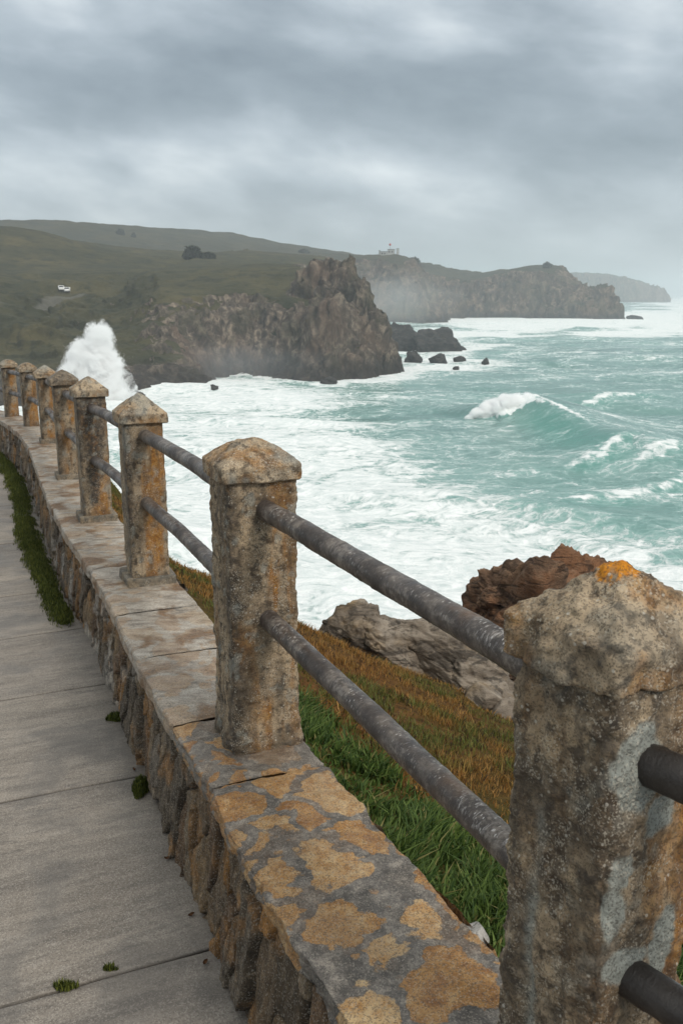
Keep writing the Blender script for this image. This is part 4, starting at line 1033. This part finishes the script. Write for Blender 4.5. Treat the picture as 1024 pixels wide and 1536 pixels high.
    cov = np.maximum(cov, .80 * np.exp(-((wpy - 596) / 24) ** 2) * sstep(620, 420, wpx))
    for (bx, by, rx, ry, am) in ((900, 770, 190, 22, -.26), (560, 625, 120, 9, -.30), (960, 620, 120, 60, -.08), (780, 790, 90, 10, -.15), (930, 860, 90, 40, -.05), (300, 720, 140, 60, .08), (520, 730, 120, 45, .08), (720, 545, 60, 8, .2)):
        cov += am * np.exp(-(((wpx - bx) / rx) ** 2 + ((wpy - by) / ry) ** 2))
    cs = np.full(X.shape, -1e9)
    for poly in COAST: cs = np.maximum(cs, polydist(X, Y, poly))
    sc = np.clip(Y / 230, .6, 3)
    shore = sstep(-14, -2, cs / sc + 5 * nb) * sstep(40, 120, Y); cov = np.maximum(cov, .86 * shore)
    for (rx, ry, rw) in ROCKXY: cov = np.maximum(cov, .72 * np.exp(-((np.hypot(X - rx, (Y - ry) * .7) - rw) / (2.5 + rw * .6)) ** 2))
    cov += .06 * np.clip(swell, -1, 1) + .17 * (ridge(X * .35 + .15 * Y, Y * 1.0 - .2 * X, 0 * X, .045, 4, .55, seed=931) - .22) * sstep(2200, 500, Y)
    cov = np.clip(cov * (1 - .55 * np.exp(-((q1 - 5) / 8) ** 2) * sstep(.6, 2, h1)), 0, .93)
    cov = np.maximum(np.maximum(cov, foam_c * 1.25), foam_l * 1.08)
    milky_and_light = np.clip(.35 + .35 * nb + .35 * sstep(.1, .5, cov) + .45 * face * sstep(.3, 1.5, Z) - .25 * np.exp(-((q1 - 2.5) / 2) ** 2) * sstep(1, 2.5, h1) * sstep(2.2, .6, Z) , 0, 1)  # aerated water, plus painted light high on wave faces and painted shade low down
    P = np.stack([X, Y, Z], -1)
    o = obj('sea', raw_mesh('sea', P, [grid_faces(nr, nc, flip=True)], M_SEA, True, None, {'foam': cov, 'milky_and_light': milky_and_light, 'face': np.clip(face * 1.1, 0, 1)}))
    tag(o, 'rough turquoise sea streaked with white foam', 'sea', kind='structure')
build_sea()

# ------------------------------------------------------------------ spray
pc = at_z(142, 600, 0)
PL = [((0, 0, 2.2), (6.4, 3.4, 5.0)), ((.2, 0, 6.0), (4.9, 3.0, 4.8)), ((1.6, 0, 9.8), (2.7, 2.2, 4.6)), ((-3.2, 0, 4.3), (2.9, 2.4, 3.4)), ((3.2, .2, 5.4), (2.4, 2.2, 4.8)), ((-1.4, 0, 8.2), (2.3, 2.0, 3.2))]
def plume():
    m = bpy.data.materials.new('spray_cloud'); m.use_nodes = True; nt = m.node_tree; nt.nodes.clear()
    out = nt.nodes.new('ShaderNodeOutputMaterial'); v = nt.nodes.new('ShaderNodeVolumePrincipled'); nt.links.new(v.outputs[0], out.inputs['Volume'])
    o = nd(nt, 'TexCoord').outputs['Object']; best = None
    for c, d in PL:
        q = mp(nt, o, tuple(1 / k for k in d), loc=tuple(-x / k for x, k in zip(c, d)))
        r = ma(nt, 'SUBTRACT', 1.0, nd(nt, 'VectorMath', dict(operation='LENGTH'), Vector=q).outputs['Value'])
        best = r if best is None else ma(nt, 'MAXIMUM', best, r)
    n = ma(nt, 'ADD', ma(nt, 'MULTIPLY', noise(nt, o, .42, 6, .62, .8), .8), ma(nt, 'MULTIPLY', noise(nt, o, 1.9, 5, .65, .4), .45))
    f = ma(nt, 'ADD', best, ma(nt, 'MULTIPLY', ma(nt, 'SUBTRACT', n, .56), 2.0))
    dens = ma(nt, 'ADD', ma(nt, 'MULTIPLY', mr(nt, f, -.08, .40), 2.6), ma(nt, 'MULTIPLY', mr(nt, best, -.1, .3), .05))
    setin(nt, v.inputs['Density'], dens); v.inputs['Color'].default_value = (.985, .99, .99, 1)
    bm = bmesh.new(); bmesh.ops.create_icosphere(bm, subdivisions=5, radius=1)
    D = np.array([x.co[:] for x in bm.verts]); Fc = np.array([[x.index for x in f_.verts] for f_ in bm.faces]); bm.free()
    C0 = np.array([.4, 0, 4.2]); r = np.full(len(D), .5)
    for c, d in PL:
        s_ = np.array(d) * 1.3; a_ = D / s_; b_ = (C0 - np.array(c)) / s_; A = (a_ ** 2).sum(1); B = (a_ * b_).sum(1); Cc = (b_ ** 2).sum() - 1
        disc = B * B - A * Cc; t = np.where(disc > 0, (-B + np.sqrt(np.maximum(disc, 0))) / A, 0); r = np.maximum(r, t)
    r = r * (1 + .10 * fbm(D[:, 0], D[:, 1], D[:, 2], 2.5, 4, seed=8)); V = C0 + D * r[:, None]
    n_ = 5000; pk = rng.integers(0, len(D), n_); ex = rng.normal(.80, .13, n_); P = C0 + D[pk] * (r[pk] * ex)[:, None] + rng.normal(size=(n_, 3)) * .25
    T = (P[:, None, :] + rng.normal(size=(n_, 3, 3)) * .032).reshape(-1, 3)
    me = raw_mesh('sea_spray', np.concatenate([V, T]), [np.concatenate([Fc, np.arange(n_ * 3).reshape(-1, 3) + len(V)])], m)
    me.materials.append(M_SPRAY); mi = np.concatenate([np.zeros(len(Fc), np.int32), np.ones(n_, np.int32)]); me.polygons.foreach_set('material_index', mi)
    tag(obj('sea_spray', me, None, tuple(pc)), 'tall white burst of spray thrown up against the grassy cliff', 'wave spray')
plume()
wc = C1[2][0]
def crest_foam():
    B = []
    for kk in np.arange(0, 4.01, .5):
        k = min(int(kk), 3); f = kk - k; p_ = C1[k][0] + (C1[k + 1][0] - C1[k][0]) * f; h_ = C1[k][1] + (C1[k + 1][1] - C1[k][1]) * f
        g_ = float(np.interp(kk, [0, .6, 2, 3.0, 4.0], [.65, 1, 1.1, .75, .35]))
        B.append(((p_[0] - wc[0] - .7 * g_, p_[1] - wc[1] - 1.2 * g_, h_ * .74), (1.55 * g_, 2.7 * g_, .72 * g_ + h_ * .26)))
    m = bpy.data.materials.new('crest_foam'); m.use_nodes = True; nt = m.node_tree; nt.nodes.clear()
    out = nt.nodes.new('ShaderNodeOutputMaterial'); v = nt.nodes.new('ShaderNodeVolumePrincipled'); nt.links.new(v.outputs[0], out.inputs['Volume'])
    o = nd(nt, 'TexCoord').outputs['Object']; best = None
    for c, d in B:
        q = mp(nt, o, tuple(1 / k for k in d), loc=tuple(-x / k for x, k in zip(c, d)))
        r = ma(nt, 'SUBTRACT', 1.0, nd(nt, 'VectorMath', dict(operation='LENGTH'), Vector=q).outputs['Value'])
        best = r if best is None else ma(nt, 'MAXIMUM', best, r)
    n = ma(nt, 'ADD', ma(nt, 'MULTIPLY', noise(nt, o, 1.0, 5, .62, .6), .8), ma(nt, 'MULTIPLY', noise(nt, o, 3.4, 3, .6, .4), .3))
    f = ma(nt, 'ADD', best, ma(nt, 'MULTIPLY', ma(nt, 'SUBTRACT', n, .55), 2.3))
    setin(nt, v.inputs['Density'], ma(nt, 'MULTIPLY', mr(nt, f, -.05, .35), 4.5)); v.inputs['Color'].default_value = (.985, .99, .99, 1)
    m_ = 24; Cs = np.array([c for c, d in B]); Ds = np.array([d for c, d in B]) * 1.3
    tt = np.linspace(-.45, len(B) - .55, 44); th = np.linspace(0, 2 * math.pi, m_, endpoint=False); idx = np.arange(len(B))
    c = np.stack([np.interp(tt, idx, Cs[:, i]) + (np.clip(tt, None, 0) * (Cs[1, i] - Cs[0, i])) + np.clip(tt - len(B) + 1, 0, None) * (Cs[-1, i] - Cs[-2, i]) for i in range(3)], 1)
    d = np.stack([np.interp(tt, idx, Ds[:, i]) for i in range(3)], 1) * np.sqrt(np.clip(1 - np.abs((tt - tt.mean()) / (tt[-1] - tt[0]) * 2) ** 6, .02, 1))[:, None]
    ax = Cs[-1] - Cs[0]; ax[2] = 0; ax /= np.linalg.norm(ax); sd_ = np.array([ax[1], -ax[0], 0])
    P = c[:, None, :] + (np.cos(th)[None, :, None] * sd_ * np.hypot(d[:, :1] * sd_[0], d[:, 1:2] * sd_[1])[:, :, None]) + np.sin(th)[None, :, None] * np.array([0, 0, 1.]) * d[:, 2][:, None, None]
    n0 = len(tt); fs = grid_faces(n0, m_); u = np.arange(n0 - 1); ex = np.stack([u * m_ + m_ - 1, (u + 1) * m_ + m_ - 1, (u + 1) * m_, u * m_], -1)
    me = raw_mesh('breaking_crest', P, [np.concatenate([fs, ex]), np.arange(m_)[None, ::-1], ((n0 - 1) * m_ + np.arange(m_))[None, :]], m)
    bm = bmesh.new(); bm.from_mesh(me); bmesh.ops.recalc_face_normals(bm, faces=bm.faces[:]); bm.to_mesh(me); bm.free()
    tag(obj('breaking_crest', me, None, (wc[0], wc[1], 0)), 'white foaming crest breaking on the largest wave', 'wave crest')
crest_foam()

# ------------------------------------------------------------------ small things on the headlands
def leaf_ball(n, dims, size, cols, seed):
    rg = np.random.default_rng(seed); v = rg.normal(size=(n, 3)); v /= np.linalg.norm(v, axis=1, keepdims=True); r = rg.uniform(.55, 1, n) ** .5
    lump = 1 + .3 * fbm(v[:, 0] + seed, v[:, 1], v[:, 2], 2.2, 3, seed=seed); p = v * (r * lump)[:, None] * np.array(dims); p[:, 2] = np.abs(p[:, 2]) * .9 + np.minimum(p[:, 2], 0) * .0
    e = rg.normal(size=(n, 3, 3)) * size; T = (p[:, None, :] + e).reshape(-1, 3)
    c = lerp(np.array(cols[0]), np.array(cols[1]), rg.uniform(0, 1, n)[:, None]); return T, np.arange(n * 3).reshape(-1, 3), np.repeat(c, 3, axis=0)
def bush(px, py, HL, d, wpx, hpx, label, seed, name='bush'):
    p = at_d(px, py, d); z = surf_z(HL, p[0], p[1]); sc = d / F; w, h = wpx * sc, hpx * sc
    t = thing(name, label, name, (p[0], p[1], z - .2), 0, 'dark bushes on the headlands')
    T, f, c = leaf_ball(1600, (w / 2, w / 2.4, h), .07 * w, ((.012, .016, .010), (.035, .045, .02)), seed)
    obj('foliage', raw_mesh('foliage', T, [f], M_LEAF, True, {'tint': c}), t)
    bm = bmesh.new(); bmesh.ops.create_cone(bm, cap_ends=True, segments=7, radius1=w * .06, radius2=w * .025, depth=h * .7); me = bpy.data.meshes.new('stem'); bm.to_mesh(me); bm.free(); me.materials.append(M_BARK)
    obj('stem', me, t, (0, 0, h * .3))
bush(289, 384, HA, 380, 26, 17, 'large dark bush alone on the ridge of the near headland', 1)
bush(312, 386, HA, 384, 20, 9, 'low spreading bush right of the large dark bush', 2)
bush(181, 354, HB, 718, 12, 8, 'distant dark bush on the skyline ridge, left of a smaller one', 3)
bush(201, 357, HB, 720, 7, 8, 'small distant bush on the skyline ridge, right of a larger one', 4)
bush(455, 380, HB, 740, 14, 5, 'flat distant thicket on the skyline left of the rocky crag', 5)
bush(820, 403, HB, 765, 12, 7, 'small dark bush on top of the far outer cliff', 6)
bush(617, 391, HB, 690, 20, 6, 'low dark thicket beside the pale station on the hilltop', 7)

def car(px, py, d, rz, label):
    p = at_d(px, py, d); z = surf_z(HA, p[0], p[1]) - .05
    t = thing('parked_car', label, 'car', (p[0], p[1], z), rz, 'white cars parked by the headland road'); t.scale = (.72, .78, .66)
    bm = bmesh.new()
    prof = [(-2.3, .35), (2.2, .35), (2.35, .8), (2.3, 1.1), (1.55, 1.25), (.75, 2.05), (.5, 2.12), (-1.6, 2.12), (-2.25, 1.4)]
    a = [bm.verts.new((x, -.95, zz)) for x, zz in prof]; b = [bm.verts.new((x, .95, zz)) for x, zz in prof]
    bm.faces.new(a); bm.faces.new(b[::-1])
    for i in range(len(prof)): bm.faces.new((a[i], b[i], b[(i + 1) % len(prof)], a[(i + 1) % len(prof)]))
    bmesh.ops.recalc_face_normals(bm, faces=bm.faces[:]); bmesh.ops.bevel(bm, geom=bm.edges[:], offset=.07, segments=2, affect='EDGES')
    me = bpy.data.meshes.new('body'); bm.to_mesh(me); bm.free(); me.materials.append(M_VAN); obj('body', me, t)
    ws = box_mesh('windscreen', [(-.02, .02, -.8, .8, -.42, .42)], M_GLASS); w_ = obj('windscreen', ws, t, (1.19, 0, 1.66)); w_.rotation_euler = (0, R(-45), 0)
    for sx in (-1.5, 1.5):
        for sy in (-.9, .9):
            bm = bmesh.new(); bmesh.ops.create_cone(bm, cap_ends=True, segments=18, radius1=.36, radius2=.36, depth=.24); me = bpy.data.meshes.new('wheel'); bm.to_mesh(me); bm.free(); me.materials.append(M_TYRE)
            w_ = obj('wheel', me, t, (sx, sy, .36)); w_.rotation_euler = (R(90), 0, 0)
car(91, 417, 268, R(-70), 'white car parked nose-on beside the headland road, left of the pair')
car(100, 417, 269, R(-82), 'white car parked slightly turned beside the headland road, right of the pair')

def station():
    p = at_d(584, 383, 690); z = surf_z(HB, p[0], p[1]) - .6; u = 690 / F
    t = thing('coast_station', 'small pale lookout station with flat roofs and a red topped mast on the hilltop', 'building', (p[0], p[1], z))
    t.scale = (.85, .85, .85)
    obj('wall', box_mesh('wall', [(-8, -1.5, -3, 3, 0, 3.2), (-1.5, 4.2, -3.4, 3.4, 0, 5.0), (-9.2, -8, -2, 2, 0, 4.2)], M_RENDER), t)
    obj('roof', box_mesh('roof', [(-8.3, -1.5, -3.3, 3.3, 3.2, 3.55), (-1.8, 4.5, -3.7, 3.7, 5.0, 5.4), (-9.4, -7.8, -2.2, 2.2, 4.2, 4.5)], M_SLATE), t)
    for (x0, z0) in ((-6.5, 1.1), (-4.4, 1.1), (-.4, 2.6), (2.0, 2.6)):
        f = obj('window', box_mesh('window', [(-.6, .6, -.06, .06, -.1, 1.3)], M_SLATE), t, (x0, -3.03 if x0 < -2 else -3.43, z0))
        obj('pane', box_mesh('pane', [(-.48, .48, -.02, .02, .02, 1.18)], M_GLASS), f, (0, -.06, 0))
    obj('tower', box_mesh('tower', [(5.8, 8.0, -1.2, 1.2, 0, 5.6)], M_RENDER), t); obj('tower_top', box_mesh('tower_top', [(5.6, 8.2, -1.4, 1.4, 5.6, 6.0)], M_SLATE), t)
    obj('mast', box_mesh('mast', [(-.12, .12, -.12, .12, 5.4, 9.2)], M_RENDER), t, (.3, 0, 0))
    bm = bmesh.new(); bmesh.ops.create_uvsphere(bm, u_segments=14, v_segments=10, radius=1.0); me = bpy.data.meshes.new('beacon'); bm.to_mesh(me); bm.free(); me.materials.append(M_RED); obj('beacon', me, t, (.3, 0, 9.2))
station()

# ------------------------------------------------------------------ air
me = box_mesh('haze', [(-3600, 4200, -120, 7400, -16, 75)], None) if False else None
hm = bpy.data.materials.new('sea_haze'); hm.use_nodes = True; nt = hm.node_tree; nt.nodes.clear()
out = nt.nodes.new('ShaderNodeOutputMaterial'); pv = nt.nodes.new('ShaderNodeVolumePrincipled')
pv.inputs['Color'].default_value = (.80, .86, .90, 1); pv.inputs['Density'].default_value = .00046; pv.inputs['Anisotropy'].default_value = .1
nt.links.new(pv.outputs[0], out.inputs['Volume'])
hz = obj('haze', box_mesh('haze', [(-4200, 4600, -150, 7500, -16, 95)], hm)); tag(hz, 'thin pale sea haze in the air', 'haze', kind='stuff')

def mist(px, py, d, dm, k, lab):
    m = bpy.data.materials.new('spray_mist'); m.use_nodes = True; nt = m.node_tree; nt.nodes.clear()
    out = nt.nodes.new('ShaderNodeOutputMaterial'); v = nt.nodes.new('ShaderNodeVolumePrincipled'); nt.links.new(v.outputs[0], out.inputs['Volume'])
    o = nd(nt, 'TexCoord').outputs['Object']; q = mp(nt, o, tuple(1 / x for x in dm))
    r = ma(nt, 'SUBTRACT', 1.0, nd(nt, 'VectorMath', dict(operation='LENGTH'), Vector=q).outputs['Value'])
    n = noise(nt, q, 2.2, 4, .6, .4)
    f = ma(nt, 'POWER', mr(nt, ma(nt, 'ADD', r, ma(nt, 'MULTIPLY', ma(nt, 'SUBTRACT', n, .5), .7)), 0, .9), 1.4)
    setin(nt, v.inputs['Density'], ma(nt, 'MULTIPLY', f, k)); v.inputs['Color'].default_value = (.93, .95, .97, 1)
    c = at_d(px, py, d); bm = bmesh.new(); bmesh.ops.create_icosphere(bm, subdivisions=4, radius=1)
    V = np.array([x.co[:] for x in bm.verts]) * np.array(dm) * 1.02; Fc = np.array([[x.index for x in f_.verts] for f_ in bm.faces]); bm.free()
    tag(obj('mist', raw_mesh('mist', V, [Fc], m), None, (c[0], c[1], c[2])), lab, 'mist', kind='stuff')
mist(585, 452, 560, (55, 60, 26), .006, 'pale drifting spray mist in front of the middle headland')
mist(340, 545, 215, (30, 16, 8), .009, 'thin spray mist in the cove of the near headland')
# ------------------------------------------------------------------ sky and sun
SUN_EL, SUN_AZ = R(40), R(140)      # compass: from +Y clockwise; behind and right of the camera
world = bpy.data.worlds.new('World'); scene.world = world; world.use_nodes = True; nt = world.node_tree; nt.nodes.clear()
out = nt.nodes.new('ShaderNodeOutputWorld'); bg = nt.nodes.new('ShaderNodeBackground'); nt.links.new(bg.outputs[0], out.inputs[0])
sky = nd(nt, 'TexSky', dict(sky_type='NISHITA', sun_disc=False, sun_elevation=SUN_EL, sun_rotation=SUN_AZ))
g = nd(nt, 'TexCoord').outputs['Generated']
sx = nd(nt, 'SeparateXYZ', Vector=g).outputs
el = ma(nt, 'MULTIPLY', ma(nt, 'ARCSINE', sx[2]), 180 / math.pi)
az = ma(nt, 'MULTIPLY', ma(nt, 'ARCTAN2', sx[0], sx[1]), 180 / math.pi)
elt = ma(nt, 'ADD', el, ma(nt, 'MULTIPLY', az, .10))           # cloud decks tilt a little
cv = nd(nt, 'CombineXYZ', X=ma(nt, 'MULTIPLY', az, .062), Y=ma(nt, 'MULTIPLY', elt, .16), Z=ma(nt, 'MULTIPLY', el, .01)).outputs[0]
n1 = noise(nt, cv, 1.15, 5, .50, .15); n2 = noise(nt, mp(nt, cv, (1.2, 1.0, 1), (0, 0, .25), (3.1, 1.7, 0)), 2.3, 5, .52, .2)
deck = ramp(nt, mr(nt, elt, 0, 20, 0, 1, False), [(0, (.50,) * 3), (.16, (.50,) * 3), (.27, (.56,) * 3), (.35, (.66,) * 3), (.42, (.52,) * 3), (.50, (.30,) * 3), (.60, (.32,) * 3), (.70, (.50,) * 3), (.85, (.58,) * 3), (1, (.55,) * 3)])
amp = mr(nt, el, .5, 5, .25, 1)
val = ma(nt, 'ADD', deck, ma(nt, 'MULTIPLY', ma(nt, 'ADD', ma(nt, 'MULTIPLY', ma(nt, 'SUBTRACT', n1, .5), 1.5), ma(nt, 'MULTIPLY', ma(nt, 'SUBTRACT', n2, .5), .6)), amp))
cloud = ramp(nt, val, [(.08, (1.78, 2.16, 2.46)), (.35, (2.55, 2.99, 3.34)), (.6, (3.85, 4.36, 4.74)), (.9, (6.2, 6.65, 6.85))])
zen = mr(nt, el, 16, 60, 1.0, 2.3); warm = mix(nt, mr(nt, el, 16, 40), (1, 1, 1), (1.10, 1.0, .90)); cl = nd(nt, 'VectorMath', dict(operation='SCALE')); setin(nt, cl.inputs[0], mix(nt, 1.0, cloud, warm, 'MULTIPLY')); setin(nt, cl.inputs['Scale'], zen)
setin(nt, bg.inputs[0], mix(nt, .90, sky.outputs[0], cl.outputs[0])); bg.inputs[1].default_value = .10
sl = bpy.data.lights.new('sun', 'SUN'); sl.energy = 1.5; sl.angle = R(14); sl.color = (1, .93, .83); so = bpy.data.objects.new('sun', sl); COL.objects.link(so)
sdir = Vector((math.sin(SUN_AZ) * math.cos(SUN_EL), math.cos(SUN_AZ) * math.cos(SUN_EL), math.sin(SUN_EL)))
so.rotation_mode = 'QUATERNION'; so.rotation_quaternion = sdir.to_track_quat('Z', 'Y'); so.location = (0, 0, 60)

# ------------------------------------------------------------------ camera
cam = bpy.data.cameras.new('camera'); co = bpy.data.objects.new('camera', cam); COL.objects.link(co); scene.camera = co
co.location = (0, 0, CZ); co.rotation_euler = (math.pi / 2 - PITCH, 0, 0)
cam.sensor_fit = 'VERTICAL'; cam.sensor_height = 36; cam.lens = 36 * F / 1536; cam.clip_start = .05; cam.clip_end = 20000
cam.dof.use_dof = True; cam.dof.focus_distance = 2.9; cam.dof.aperture_fstop = 18
scene.render.resolution_x, scene.render.resolution_y = 682, 1024
scene.view_settings.view_transform = 'Standard'; scene.view_settings.look = 'None'; scene.view_settings.exposure = .42; scene.view_settings.gamma = 1
scene.cycles.volume_bounces = 10; scene.cycles.max_bounces = 12; scene.cycles.diffuse_bounces = 3; scene.cycles.glossy_bounces = 3; scene.cycles.use_denoising = True
